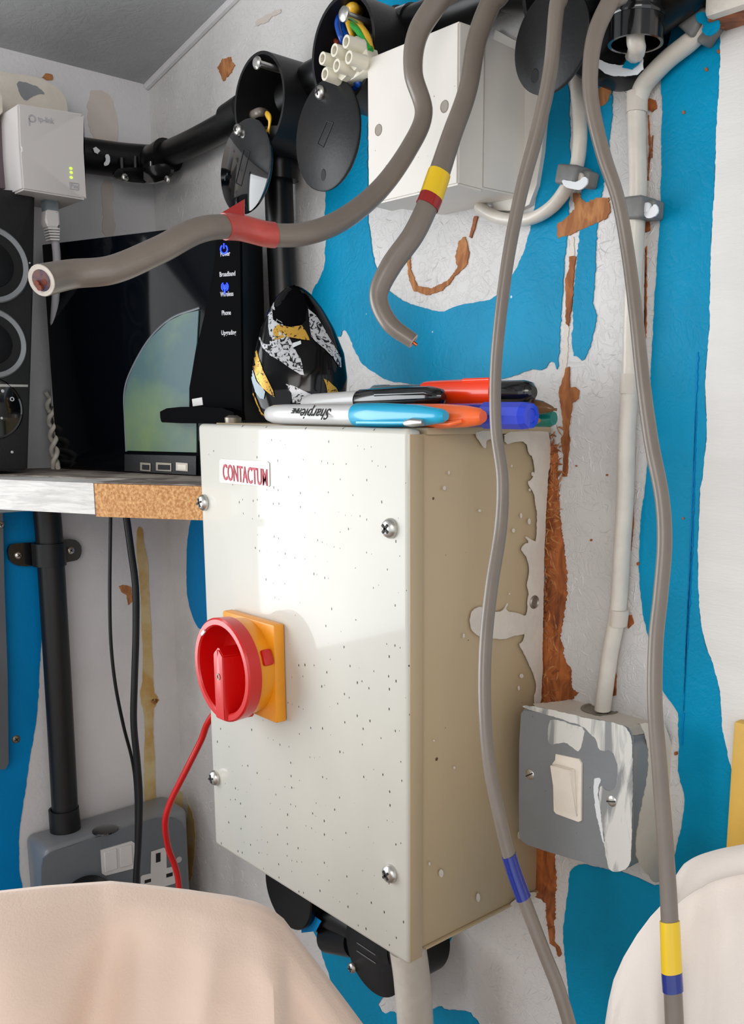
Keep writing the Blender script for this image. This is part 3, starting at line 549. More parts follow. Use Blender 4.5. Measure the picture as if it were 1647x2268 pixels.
b=B(); tube(b,spline([PY(-.045,590,252),PY(-.047,597,262),PY(-.047,596,280),PY(-.046,592,296)],8),[.0020+.0006*math.sin(i*.3) for i in range(25)],10,.6); link('yellow_sleeve',b,m_wyel,t1,'a')
c2_=PY(-.055,759,112); c2_.y=-.055
t2=roundbox('open round black conduit box stuffed with blue and striped wires and a white terminal block',c2_,.0320,.055,[(PY(-.02,690,180),PY(-.02,730,160),.0125),(PY(-.02,815,92),PY(-.02,886,66),.0128)])
b=B(); s0=PY(-.067,764,32); lathe(b,s0,(.0,-1,0.0),[(0,-.020),(.0023,-.020),(.0023,0),(.0044,0),(.0044,.0014),(.003,.0026),(0,.0028)],20); link('lid_screw',b,m_steel,t2,True)
for m_,pts,rr in ((m_wblue,[(-.03,766,30),(-.048,752,38),(-.052,748,58),(-.052,758,88),(-.04,768,100)],.0021),(m_wblue,[(-.03,775,36),(-.04,763,45),(-.042,763,62),(-.046,770,82),(-.04,775,95)],.0019),(m_wyel,[(-.03,800,24),(-.045,790,20),(-.05,782,16),(-.048,774,20),(-.04,770,26)],.0030),(m_wyel,[(-.045,768,40),(-.052,772,55),(-.052,779,74),(-.045,788,84)],.0018),(m_wgreen,[(-.046,772,42),(-.050,778,55),(-.0495,786,72),(-.045,792,84)],.0020),(m_wyel,[(-.045,776,48),(-.053,795,58),(-.057,812,80),(-.058,820,108)],.0023),(m_wgreen,[(-.045,772,48),(-.055,788,62),(-.0585,804,84),(-.0590,820,113)],.0021),(m_wbrown,[(-.02,735,80),(-.035,740,88),(-.045,748,96),(-.04,752,104)],.0020),(m_wblue,[(-.05,772,160),(-.054,784,172),(-.055,794,186),(-.045,802,200)],.0024),(m_wblue,[(-.046,766,172),(-.050,776,185),(-.052,788,192),(-.045,796,204)],.0024),(m_wbrown,[(-.046,762,200),(-.05,775,206),(-.05,790,208)],.0022),(m_wgreen,[(-.052,800,168),(-.054,808,178),(-.05,812,190)],.0016)):
    b=B(); tube(b,spline([PY(*k) for k in pts],8),rr,10); link('wire',b,m_,t2,'a')
tb=thing('terminal_block','ivory screw terminal block with six round posts hanging in the open box','connector',PY(-.06,752,130))
posts=((766,92),(740,111),(713.5,129),(772,127),(745,145),(719,164))
for x,y in posts:
    b=B(); o=PY(-.0735,x,y); lathe(b,o,(0.05,1,-.02),[(.0024,.006),(.0024,0),(.0037,0),(.0040,.008),(.0043,.0115),(0,.0115)],24); ps=link('post',b,m_nat,tb,True)
    b=B(); lathe(b,o+Vector((0,.0035,0)),(0,1,0),[(0,0),(.0025,0),(.0025,.001),(0,.001)],16); link('terminal_screw',b,m_dull,ps,True)
q=[PY(-.0625,*k) for k in ((786,78),(805,90),(815,132),(806,158),(772,178),(752,186),(722,182),(718,150),(735,128))]
b=B(); prism(b,q,Vector((0,.010,0))); bmesh.ops.bevel(b,geom=b.edges[:],offset=.0007,segments=1,affect='EDGES'); link('block_body',b,m_nat,tb,True)
for k in ((786,134,806,150),(758,158,778,172)):
    b=B(); prism(b,[PY(-.0628,k[0],k[1]),PY(-.0628,k[2],k[3]),PY(-.0628,k[2]-10,k[3]+10),PY(-.0628,k[0]-8,k[1]+10)],Vector((0,-.004,0))); link('web',b,m_nat,tb)
lid('shiny black round lid hanging by one screw, the left one, reflecting the room',PY(-.052,541,369),.0325,.06,(528,288),m_gloss,None,[(540,330),(553,336),(534,412),(522,405)],yaw=.02)
lid('matt black round lid hanging by a screw, left of the white junction box',PY(-.064,721,299),.0330,.02,(710,205),m_blkm,(716,388),[(724,268),(738,272),(716,326),(703,318)],yaw=0)
pipe('conduit','black conduit joining the two open round boxes',[PY(-.0195,655,212),PY(-.0195,720,175)],.0112)
vert=pipe('conduit','black vertical conduit dropping from the left round box to behind the mouse',[PY(-.0165,613,300),PY(-.0165,621,530),PY(-.0165,632,760),PY(-.0165,640,900)],.0108)
b=B(); box(b,PY(-.0165,612,358)+Vector((0,-.0115,0)),(.005,.0006,.024),None,.0002); link('highlight_strip',b,m_steel,vert)  # bright strip standing in for the highlight along the pipe
pipe('conduit','black conduit climbing from the wire-filled round box over the white junction box',[PY(-.020,850,80),PY(-.020,960,42),PY(-.020,1190,-55)],.0118)
b=B(); a_=PY(-.02,880,68); e_=PY(-.02,892,64); lathe(b,a_,PY(-.02,960,42)-a_,[(.0115,0),(.0138,0),(.0138,.003),(.0126,.003),(.0126,.016),(.0115,.016)],28); tag(link('conduit_coupler',b,m_blks,None,True),'black coupler ring just right of the wire-filled round box','conduit fitting')
# third box and its tilted lid
c3=PY(-.045,1270,-60); c3.y=-.045
roundbox('open round black conduit box at the top edge, behind the hanging grey cables',c3,.034,.045,[(PY(-.02,1120,-30),PY(-.02,1200,-30),.0128),(PY(-.02,1330,0),PY(-.02,1440,-18),.0150)])
lid('large matt black round lid hanging behind two grey cables at the top',PY(-.054,1217,90),.0248,.02,None,m_blkm,(1184,169),None,yaw=-.02)
# painted round box stub and the cut pipe
b=B(); o_=PY(0,1395,82); lathe(b,Vector((o_.x,-.0006,o_.z)),(0,-1,0),[(0,0),(.0265,0),(.0265,.022),(.0255,.0235),(0,.0235)],40); st=link('round_wall_box',b,m_blk,None,True); tag(st,'round box with rim dabbed white and blue, behind the cut pipe','conduit box')
patch('paint_dab',[(1318,128),(1350,142),(1380,146),(1405,140),(1425,120),(1425,165),(1370,172),(1330,160)],m_wp,st,lambda x,y:PY(-.0243,x,y),(0,-.0005,0),amp=1.5,step=4,seed=3)
patch('paint_dab',[(1378,150),(1395,120),(1415,125),(1416,140),(1400,155)],m_blue,st,lambda x,y:PY(-.0256,x,y),(0,-.0005,0),amp=1,step=4,seed=4)
cp=thing('cut_conduit','open-ended shiny black pipe pointing down at the top edge, with a painted cable inside','conduit',PY(-.036,1407,100))
b=B(); a_=PY(-.036,1407,98); L_=.10; lathe(b,a_,(0,0,1),[(.0118,.03),(.0118,0),(.0134,0),(.0134,L_),(0,L_)],36); link('pipe_wall',b,m_blks,cp,True)
b=B(); lathe(b,a_+Vector((0,0,.011)),(0,0,1),[(.0136,0),(.0139,.0008),(.0139,.0022),(.0136,.003)],36); link('end_ring',b,m_blks,cp,True)
b=B(); tube(b,spline([a_+Vector((.002,.002,.05)),a_+Vector((.002,-.003,.006)),PY(-.034,1410,108),PY(-.02,1402,125),PY(-.012,1390,142)],8),.0044,12); link('cable_stub',b,m_pcable,cp,'a')
pipe('conduit','thick black pipe cutting off into the top right of the frame',[PY(-.022,1440,5),PY(-.022,1500,-40),PY(-.022,1600,-120)],.0165)
# under the enclosure
t=roundbox('round black conduit box with a lid, half hidden under the right of the enclosure',PY(-.04,842,2098),.0330,.0395,[(PY(-.02,730,2075),PY(-.02,790,2085),.013),(PY(-.02,880,2088),PY(-.02,908,2096),.022)],open_=False)
cc=PY(-.041,826,2110); lid('',cc,.0335,0,(781,2143),m_blkm,None,None,parent=t)
for dy in (0,18):
    b=B(); tube(b,[PY(-.0413,790,2088+dy),PY(-.0413,832,2116+dy)],.0004,6); link('moulded_line',b,m_clip,t)
t=roundbox('round black conduit box seen below the left part of the enclosure, its rim partly blue',PY(-.04,636,1972),.0335,.0395,[(PY(-.02,690,2010),PY(-.02,730,2040),.0135)],open_=False)
patch('blue_dab',[(668,2030),(688,2022),(712,2040),(700,2062),(668,2066)],m_blueL,t,lambda x,y:PY(-.0338,x,y),(0,-.0004,0),amp=0)
pipe('conduit','short black conduit linking the two round boxes under the enclosure',[PY(-.02,690,2005),PY(-.02,810,2070)],.0112)
pipe('white_pipe','white-painted pipe dropping from the bottom corner of the enclosure',[PY(-.052,903,2100),PY(-.050,914,2190),PY(-.047,930,2420)],.0128,m_pcable,cat='pipe')
# lower left conduit
yl=XL+.0165
lc=pipe('conduit','long matt black conduit running down from under the corner shelf into the socket',[PX(yl,96,1060),PX(yl,108,1180),PX(yl,122,1400),PX(yl,139,1700),PX(yl,147,1862)],.0116,m_blkm)
b=B(); a_=PX(yl,141,1790); lathe(b,a_,PX(yl,147,1862)-a_,[(.0116,0),(.0134,0),(.0138,.026),(.0126,.0275),(.0116,.0275)],28); tag(link('conduit_socket',b,m_blkm,None,True),'wider black end fitting where the lower conduit meets the grey socket','conduit fitting')
sd=thing('saddle_clip','black saddle clip with two screws holding the lower left conduit','conduit clip',PX(XL,97,1222))
SPf=lambda x,y: PX(XL+.0035,x,y)
b=B(); prism(b,[SPf(*k) for k in smooth2([(14,1222),(18,1206),(35,1202),(85,1200),(130,1196),(160,1192),(176,1205),(178,1222),(172,1238),(155,1243),(100,1250),(40,1254),(20,1245)])],Vector((.0035,0,0))); link('strap',b,m_blks,sd)
b=B(); a_=PX(yl,107,1202); e_=PX(yl,110,1252); lathe(b,a_,e_-a_,[(.0117,0),(.0142,0),(.0142,(e_-a_).length),(.0117,(e_-a_).length)],28); link('bridge',b,m_blkm,sd,True)
for x,y in ((41,1230),(156,1219)): screw('saddle_screw',PX(XL+.0071,x,y),(1,0,0),.0034,sd)
# ================================================================== grey cables
def cable(lab,pts,rad,flat,upv,m,bands,end=None,n=10,cat='cable',grp=None):
    rad=[rad[0]]*2+rad; bands=[(a_+2,b_+2,c_,d_,e_) for a_,b_,c_,d_,e_ in bands]
    P3=[PD(d,x,y) for x,y,d in pts]; t_=P3[0]+(P3[0]-P3[1])*.5; g_=cz(t_.x)-t_.z; P3=[Vector((t_.x,t_.y,t_.z+g_)),Vector((t_.x,t_.y,t_.z+g_*.4))]+P3; path=spline(P3,n); k=len(path)-1
    rr=[]
    for i in range(k+1):
        t=i/n; a=min(int(t),len(rad)-2); rr.append(rad[a]+(rad[a+1]-rad[a])*(t-a))
    xs=frames(path,upv); b=B(); tube(b,path,rr,20,flat,upv,sq=2.3,xs=xs); o=tag(link('grey_cable',b,m,None,'a'),lab,cat,grp)
    for (i0,i1,mm,nm,ll) in bands:
        a,e=int(i0*n),int(i1*n); b=B(); tube(b,path[a:e+1],[v+.0005 for v in rr[a:e+1]],20,flat*1.03,upv,sq=2.3,xs=xs[a:e+1]); link(nm,b,mm,o,'a',label=ll)
    return o,path,rr
up=(0,0,1)
ca,pa,ra=cable('grey cable swinging left towards the camera with red tape and a cut end',[(1010,-60,.50),(975,-5,.50),(925,75,.50),(915,160,.50),(938,250,.50),(905,330,.495),(840,420,.485),(760,485,.47),(680,517,.455),(600,520,.445),(520,503,.435),(440,510,.42),(350,555,.41),(250,597,.401),(160,607,.394),(92,621,.379)],[.0058,.0058,.0056,.0050,.0047,.0047,.0050,.0052,.0053,.0053,.0053,.0054,.0056,.0057,.0058,.0062],.88,up,m_cable,[(8.98,10.35,m_tredf,'red_tape',None)])
e=pa[-1]; ax=(pa[-1]-pa[-3]).normalized()
fx=(RT*-.9-FW*.45+UP*.0).normalized()
b=B(); lathe(b,e,ax,[(0,.0002),(.0050,.0002),(.0060,.0004),(.0062,0),(.0060,-.0002)],24); link('cut_face',b,m_cream,ca,True)
b=B(); lathe(b,e,ax,[(0,.0005),(.0041,.0005),(.0043,.0002)],20); link('core_filling',b,m_core,ca,True)
for dx,dy,mm in ((.0012,.0024,m_dull),(-.0018,-.0012,m_wbrown),(.0020,-.0006,m_wbrown),(-.0006,-.0028,m_wbrown)):
    b=B(); c_=e+UP*dy+RT*dx*.8; cyl(b,c_-ax*.002,c_+ax*.0009,.0012,12); link('core',b,mm,ca,True)
b=B(); vs=[PD(.438,474,481),PD(.436,541,441),PD(.434,541,486),PD(.434,530,496)]; prism(b,vs,FW*.0006); link('tape_flag',b,m_tred,ca,label='loose red corner of tape sticking up')
ca['label']='grey cable swinging left towards the camera with faded red tape and a cut end'
cb,pb,rb=cable('grey cable hanging in front of the junction box, taped yellow and dark red, cut short',[(1120,-60,.50),(1085,10,.50),(1055,90,.497),(1035,200,.493),(1000,300,.49),(967,400,.487),(948,452,.485),(915,520,.483),(865,590,.482),(838,655,.482),(862,715,.482),(915,756,.482)],[.0056,.0056,.0053,.0050,.0052,.0056,.0056,.0056,.0054,.0048,.0046,.0040],.8,up,m_cable,[(4.85,5.75,m_tyel,'yellow_tape',None),(5.75,6.15,m_tred,'dark_red_tape',None)])
e=pb[-1]; ax=(pb[-1]-pb[-3]).normalized()
b=B(); lathe(b,e,ax,[(0,.0002),(.0034,.0002),(.0039,0)],20); link('cut_face',b,m_cream,cb,True)
for dx,dy in ((0,.0014),(.0008,-.0012),(-.0012,0)):
    b=B(); c_=e+UP*dy+RT*dx; cyl(b,c_-ax*.002,c_+ax*.0012,.0009,10); link('core',b,m_copper,cb,True)
cable('long grey cable crossing the side of the enclosure, wrapped in blue tape low down',[(1246,-60,.44),(1232,20,.44),(1218,160,.442),(1190,290,.445),(1155,420,.448),(1127,560,.45),(1108,700,.452),(1097,830,.455),(1098,950,.458),(1112,1060,.46),(1108,1170,.46),(1088,1300,.455),(1075,1430,.45),(1073,1560,.447),(1083,1690,.445),(1102,1790,.445),(1130,1905,.448),(1163,2000,.45),(1205,2110,.45),(1240,2200,.45),(1268,2300,.45),(1290,2420,.45)],[.0042,.0041,.0039,.0038,.0036,.0034,.0033,.0032,.0032,.0034,.0036,.0036,.0035,.0034,.0034,.0034,.0034,.0035,.0035,.0036,.0036,.0036],.75,up,m_cable,[(15.93,16.97,m_tblu,'blue_tape',None)])
cable('long grey cable passing the wall switch, banded yellow and blue low down',[(1385,-60,.435),(1355,-5,.435),(1320,70,.435),(1307,150,.435),(1310,230,.436),(1335,340,.437),(1368,440,.438),(1390,560,.44),(1408,700,.44),(1424,850,.44),(1442,980,.44),(1465,1100,.44),(1471,1200,.44),(1463,1310,.44),(1452,1420,.44),(1450,1560,.438),(1460,1700,.436),(1470,1830,.434),(1478,1950,.432),(1483,2050,.43),(1487,2153,.43),(1490,2202,.43),(1494,2300,.43),(1496,2420,.43)],[.0042,.0042,.0040,.0038,.0037,.0036,.0033,.0033,.0034,.0035,.0036,.0036,.0037,.0037,.0037,.0037,.0038,.0039,.0040,.0042,.0044,.0044,.0045,.0045],.75,up,m_cable,[(18.93,20,m_tyel,'yellow_tape',None),(20,20.97,m_tblu,'blue_tape',None)])
# ================================================================== corner shelf and what stands on it
ZS=-.043
sh=thing('corner_shelf','corner shelf with a white painted timber front and a bare chipboard end','shelf',(-.45,-.05,ZS-.02))
A_=(-.4900,-.2560);B_=(-.2930,-.1590);C_=(-.2222,-.1125)
b=B(); prism(b,[Vector((x,y,ZS)) for x,y in (A_,B_,(-.312,-.128),(-.4900,-.215))],Vector((0,0,-.0225))); link('timber_front',b,m_shelfw,sh,label='white painted timber front piece')
b=B(); prism(b,[Vector((x,y,ZS-.0003)) for x,y in ((-.2925,-.1585),C_,(-.2222,-.0006),(-.4900,-.0006),(-.4900,-.2135),(-.3110,-.1265))],Vector((0,0,-.0238))); bd_=link('chipboard',b,m_chip,sh,label='bare chipboard panel')
b=B(); prism(b,[Vector((x,y,ZS)) for x,y in ((-.2928,-.1580),(-.2224,-.1120),(-.2224,-.001),(-.4898,-.001),(-.4898,-.2132),(-.3110,-.1262))],Vector((0,0,.0006))); link('worn_top',b,m_shelft,sh)
b=B(); z_=PX(XL,60,1128).z; box2(b,(XL+.0005,-.30,z_),(XL+.018,-.003,ZS-.0245),.001); tag(link('shelf_batten',b,m_batten,None,True),'pale blue-grey batten on the wall under the corner shelf','batten')
# router
r0=Vector((-.469,-.1137,ZS+.0008)); dr=Vector((.958,.286,0)).normalized(); nr=Vector((.286,-.958,0)).normalized()
RW,RH,RD=.2150,.1890,.030
rt=thing('router','glossy black upright router with blue lit symbols on its front','router',r0+dr*(RW/2))
Rr=Matrix((dr,-nr,Vector((0,0,1)))).transposed()
def rl(u,v,w=0): return r0+dr*u+Vector((0,0,v))+nr*w     # u along front, v up, w outwards
def rpx(x,y,w=0):
    o=r0+nr*w; d=ray(x,y); return CAM+d*((o-CAM).dot(nr)/d.dot(nr))
b=B(); box(b,rl(RW/2,RH/2,-RD/2),(RW,RD,RH),Rr,.003,3); link('casing',b,m_blkm,rt,True)
m_rp=mat('router_gloss_black',(5,8,13),.08,spec=.09)
b=B(); box(b,rl(RW/2-.0012,RH/2,.0008),(RW-.003,.0022,RH-.002),Rr,.0009,2); fp=link('front_panel',b,m_rp,rt,True)
ap=[(281,998),(278,880),(285,845),(305,795),(335,750),(375,712),(410,695),(442,688),(438,760),(425,840),(424,905),(380,905),(382,935),(437,937),(437,1002)]
b=B(); prism(b,[rpx(x,y,.0020) for x,y in ap],nr*.0012); link('arched_panel',b,m_scr,fp,label='arched grey-green panel')  # thin arched panel in mottled grey and green
b=B(); tube(b,spline([rpx(x,y,.0026) for x,y in ((280,1000),(277,930),(276,870),(290,822),(330,752),(380,705),(442,682))],8),.0010,8); link('arch_rim',b,m_dgrey,fp,'a')
b=B(); prism(b,[rpx(x,y,.0021) for x,y in ((484,532),(536,530),(541,930),(424,930),(424,860),(436,790),(455,710),(470,640),(480,580))],nr*.0024); stp=link('light_strip',b,m_flat,fp)
b=B(); prism(b,[rpx(x,y,.0040) for x,y in smooth2([(379,906),(440,900),(540,905),(545,938),(385,937),(380,930)])],nr*.012); link('foot_bar',b,m_flat,rt)
b=B(); prism(b,[rpx(x,y,.0046) for x,y in ((426,884),(448,880),(450,897),(428,900))],nr*.0006); link('silver_tab',b,m_adp,fp)
b=B(); prism(b,[rpx(x,y,.002) for x,y in ((279,1006),(437,1010),(437,1052),(279,1043))],nr*.0016); link('port_strip',b,m_blkm,rt)
for k,(x0,x1) in enumerate(((311,334),(346,380),(390,416))):
    b=B(); prism(b,[rpx(x,y,.0037) for x,y in ((x0,1024),(x1,1026),(x1,1044),(x0,1042))],nr*.0004); s=link('port',b,m_dull if k<2 else m_cream,rt)
    b=B(); prism(b,[rpx(x,y,.0042) for x,y in ((x0+4,1029),(x1-4,1030),(x1-4,1041),(x0+4,1040))],nr*.0003); link('port_opening',b,m_in if k<2 else m_rock,s)
WO=.0047
def ring(pts,r,name,m): 
    b=B(); tube(b,[rpx(x,y,WO) for x,y in pts],r,6); return link(name,b,m,rt)
ring([(496+7.5*math.sin(a),552-9.5*math.cos(a)) for a in [.6+k*(5.08/14) for k in range(15)]],.0006,'power_symbol',m_bled)
ring([(496,539),(496,551)],.0006,'power_symbol_bar',m_bled)
for sx_ in (-1,1):
    for k in (4,8): ring([(498+sx_*k*math.cos(a)*.9,635+ (k+2)*math.sin(a)) for a in [-1+j*.25 for j in range(9)]],.0005,'wireless_symbol',m_bled)
ring([(498,632),(498,652)],.0006,'wireless_symbol_bar',m_bled)
for s_,x,y in (('Power',488,568),('Broadband',486,613),('Wireless',488,657),('Phone',491,698),('Upgrading',490,742)):
    text('caption',s_,.0048,m_pw,rt,rpx(x,y,.0046),dr,(0,0,1),.0001,.0001,sx=.75)
# loudspeaker at the left edge
xs=-.4200
sk=thing('loudspeaker','black loudspeaker with grey driver rings, cut off by the left edge','speaker',(-.45,-.2,ZS))
SPK=lambda x,y: PX(xs,x,y)
b=B(); q=[SPK(-150,410),SPK(78,424),SPK(74,650),SPK(62,1042),SPK(-150,1046)]; prism(b,q,Vector((-.0640,0,0))); bmesh.ops.bevel(b,geom=b.edges[:],offset=.0015,segments=2,affect='EDGES'); cab=link('cabinet',b,m_blkm,sk,True)
for (x,y,r,ri) in ((-22,585,.0290,.0245),(-20,760,.0268,.0225)):
    c_=SPK(x,y); b=B(); lathe(b,c_,(1,0,0),[(ri,-.001),(ri,.0012),(r-.001,.0022),(r,.001),(r,-.001)],56); dv=link('driver_ring',b,m_grey,sk,True)
    b=B(); lathe(b,c_,(1,0,0),[(ri,.0006),(ri*.72,.0002),(ri*.70,.0014),(ri*.35,.0030),(0,.0034)],48); link('cone',b,m_dgrey if False else m_blk,dv,True)
b=B(); prism(b,[SPK(*k)+Vector((.0002,0,0)) for k in ((-150,848),(61,852),(61,857),(-150,856))],Vector((.0008,0,0))); link('bright_trim',b,m_steel,sk)
b=B(); lathe(b,SPK(-20,905),(1,0,0),[(0,.0004),(.0225,.0004),(.0235,.0012),(.0245,.0004)],48); link('control_dial',b,m_gloss,sk,True)
b=B(); c_=SPK(25,884); lathe(b,c_+Vector((.0014,0,0)),(1,0,0),[(.0010,0),(.0010,.0006),(.0017,.0006),(.0017,0)],20); link('button_ring',b,m_pw,sk)
for x,y,r in ((4,866,.0013),(2,926,.0010),(25,1001,.0011),(64,583,.0006)):
    b=B(); lathe(b,SPK(x,y)+Vector((.0015,0,0)),(1,0,0),[(0,.0006),(r,.0004),(r,0)],12); link('indicator',b,m_pw,sk)
# twisted white lead between speaker and router
def lead(off):
    pts=[]
    for k in range(13):
        y=868+k*14; a=k*1.35+off; pts.append(PD(.838-.004*math.sin(a)-.0005*k,112+.9*k+ (11-k*.4)*math.cos(a),y))
    return spline(pts,6)
tl=thing('twisted_lead','twisted pair of grubby white leads hanging between loudspeaker and router','cable',PD(.83,118,1040))
for o_ in (0,math.pi): b=B(); tube(b,lead(o_),.0021,10); link('lead',b,m_pcable,tl,'a')
# ================================================================== powerline adapter and its socket
xa=XL+.090
ws=thing('painted_socket','wall socket overpainted white with a worn grey corner, behind the white adapter','socket',PX(XL,80,300))
b=B(); q=[(-60,150),(20,162),(70,168),(110,182),(140,205),(150,235),(154,300),(160,410),(-60,400)]; prism(b,[PX(XL+.0300,*k) for k in smooth2(q)],Vector((-.0295,0,0))); link('socket_body',b,m_cream,ws,True)
patch('worn_patch',[(35,178),(62,184),(90,194),(100,210),(88,208),(70,216),(55,226),(42,210)],m_grey,ws,lambda x,y:PX(XL+.0302,x,y),(.0004,0,0),amp=2,step=4,seed=9)
ad=thing('network_adapter','white plug-in network adapter with green lights and a grey cable below','network adapter',PX(XL+.04,110,330))
q=[(39,229),(185,252),(188,330),(191,443),(50,420),(43,330)]
b=B(); prism(b,[PX(xa,*k) for k in q],Vector((-.0580,0,0))); bmesh.ops.bevel(b,geom=b.edges[:],offset=.0012,segments=2,affect='EDGES'); link('casing',b,m_adp,ad,True)
AF=lambda x,y: PX(xa+.0003,x,y)
for x,y in ((157,373),(158,382),(158,393)): b=B(); lathe(b,AF(x,y),(1,0,0),[(0,.0003),(.0012,.0002),(.0013,0)],12,sx=1,sy=.8); link('green_light',b,m_led,ad)
b=B(); k=[AF(*q_) for q_ in ((154,404),(174,407),(174,421),(155,418))]
for a,e in zip(k,k[1:]+k[:1]): tube(b,[a,e],.0003,5,caps=False)
link('button_outline',b,m_print,ad)
text('button_lettering','Pair',.0042,m_print,ad,AF(157,415),(0,1,.02),(0,0,1),.0001,0)
ylp=(AF(120,262)-AF(70,254)).normalized()
text('maker_lettering','tp-link',.0085,m_print,ad,AF(84,272),ylp,(0,0,1),.0001,.0001,fit=(.0125,.0050))
b=B(); k=AF(71,262); lathe(b,k,(1,0,0),[(.0019,0),(.0019,.0003),(.0027,.0003),(.0027,0)],24); box(b,k+Vector((.0001,-.0024,-.0030)),(.0004,.0007,.005)); link('maker_emblem',b,m_print,ad)
pg=thing('network_plug','pale grey network plug with ribbed boot under the white adapter','plug',PX(xa-.03,122,470))
PG=lambda x,y: PX(xa-.020,x,y)
b=B(); q=[(100,436),(128,440),(130,468),(102,466)]; prism(b,[PG(*k) for k in q],Vector((-.009,0,0))); link('clear_connector',b,m_clear,pg)
b=B(); q=[(102,464),(130,468),(132,500),(128,506),(106,504),(99,490)]; prism(b,[PG(*k)+Vector((.001,0,0)) for k in q],Vector((-.011,0,0))); bmesh.ops.bevel(b,geom=b.edges[:],offset=.0008,segments=2,affect='EDGES'); link('boot',b,m_adp,pg,True)
for k in range(5):
    b=B(); y=505+k*6; w=13-k*.8; q=[(119-w+k*.6,y-1),(119+w+k*.6,y),(119+w+k*.6,y+3.5),(119-w+k*.6,y+2.5)]; prism(b,[PG(*j)+Vector((.0005,0,0)) for j in q],Vector((-.010,0,0))); link('boot_rib',b,m_adp,pg)
b=B(); tube(b,spline([PX(xa-.024,118,500),PX(xa-.026,122,530),PX(xa-.040,126,600),PX(XL+.02,118,760),PX(XL+.02,122,900)],8),.0032,12); link('lead',b,m_print,pg,'a')
t=thing('wall_plug','white plug corner at the left edge above a mauve adapter','plug',PX(XL,0,230))
b=B(); prism(b,[PX(XL+.062,*k) for k in smooth2([(-60,185),(3,195),(7,265),(-60,262)])],Vector((-.031,0,0))); link('plug_body',b,m_cream,t)
b=B(); prism(b,[PX(XL+.055,*k) for k in ((-60,266),(12,270),(22,418),(-60,412))],Vector((-.0235,0,0))); tag(link('mauve_adapter',b,m_mauve),'dull mauve plug-in adapter at the left edge beside the white network adapter','plug')
# ================================================================== computer mouse standing on its end
ms=thing('computer_mouse','black computer mouse stood on end with crackled silver and gold stripes','mouse',(-.175,-.045,.0012))
mc=PD(.652,655,790)
mx=RT.copy(); my=(FW+UP*.0).normalized(); mz=Vector((0,0,1))
def msurf(u,v):
    """u angle around, v 0 bottom..1 top ; returns point (front facing camera)"""
    t=v; yy=630+305*(1-t)
    hw=[(0,.62),(.05,.80),(.18,.97),(.32,1.0),(.5,.93),(.68,.76),(.82,.56),(.92,.36),(.975,.18),(1,0.0)]
    for (a,wa),(c,wc) in zip(hw,hw[1:]):
        if a<=t<=c: w=wa+(wc-wa)*((t-a)/(c-a)); break
    xc=655+ (8 if t<.5 else 8-(t-.5)*22)
    P=PD(.652,xc,yy); return P+mx*(w*.0330*math.cos(u))+my*(-w*.0190*math.sin(u) if math.sin(u)>0 else -w*.004*math.sin(u))
b=B(); rows=[]; NU,NV=48,40
for j in range(NV+1):
    v=j/NV; v=1-(1-v)**1.6 if False else v
    rows.append([b.verts.new(msurf(2*math.pi*i/NU,min(v,.9995))) for i in range(NU)])
for A2,C2 in zip(rows,rows[1:]):
    for i in range(NU): b.faces.new((A2[i],A2[(i+1)%NU],C2[(i+1)%NU],C2[i]))
b.faces.new(rows[0][::-1]); b.faces.new(rows[-1])
for v in b.verts: v.co.z=max(v.co.z,.0012)
bmesh.ops.smooth_vert(b,verts=b.verts,factor=.5,use_axis_x=True,use_axis_y=True,use_axis_z=True)
me_=bpy.data.meshes.new('mb'); b.to_mesh(me_)
from mathutils.bvhtree import BVHTree
bvh=BVHTree.FromBMesh(b); mb=link('shell',b,m_mouse,ms,True)
def onmouse(x,y,off=.0007):
    d=ray(x,y).normalized(); h=bvh.ray_cast(CAM,d)
    return (h[0]-d*off if h[0] else None)
def decal(name,poly,m,lab=None,off=.0008):
    """film that follows the shell: triangulated fine polygon dropped on the surface"""
    b=B(); P=[Vector((q[0],q[1],0)) for q in wob(poly,0.5,5,len(poly))]
    vs=[b.verts.new(p) for p in P]; b.faces.new(vs); bmesh.ops.triangulate(b,faces=b.faces[:])
    bmesh.ops.subdivide_edges(b,edges=b.edges[:],cuts=2,use_grid_fill=True); bmesh.ops.triangulate(b,faces=b.faces[:])
    bad=[]
    for v in b.verts:
        h=onmouse(v.co.x,v.co.y,off)
        if h is None: bad.append(v)
        else: v.co=h
    bmesh.ops.delete(b,geom=bad,context='VERTS')
    return link(name,b,m,ms,'a',label=lab)
sc=lambda L:[(540+x/6.86,620+y/6.86) for x,y in L]
decal('silver_stripe',sc([(465,260),(455,400),(410,460),(370,560),(365,700),(390,850),(470,930),(560,990),(700,1060),(850,1160),(880,1260),(915,1450),(860,1440),(700,1340),(560,1240),(400,1150),(280,1030),(225,900),(215,780),(245,620),(330,450)]),m_silver)
decal('silver_stripe',sc([(975,435),(1100,540),(1220,740),(1310,890),(1400,1040),(1470,1180),(1480,1330),(1440,1310),(1370,1190),(1230,1050),(1080,930),(1020,860),(1000,700)]),m_silver)
decal('gold_stripe',sc([(510,675),(700,715),(880,685),(940,780),(1000,915),(860,900),(730,880),(540,840),(460,915),(440,760)]),m_gold)
decal('gold_stripe',sc([(165,800),(180,1000),(230,1200),(300,1400),(370,1540),(440,1680),(465,1780),(400,1740),(280,1640),(200,1520),(140,1350),(110,1150),(115,960)]),m_gold)
decal('silver_stripe',sc([(635,1580),(760,1610),(900,1680),(1040,1750),(1130,1810),(1040,1850),(740,1880),(720,1720)]),m_silver)
decal('gold_stripe',sc([(1210,1500),(1280,1530),(1400,1640),(1440,1720),(1350,1760),(1280,1800),(1260,1640)]),m_gold)
decal('gold_stripe',sc([(60,1560),(140,1700),(200,1850),(262,2000),(330,2080),(262,2040),(150,1900),(80,1720)]),m_gold)
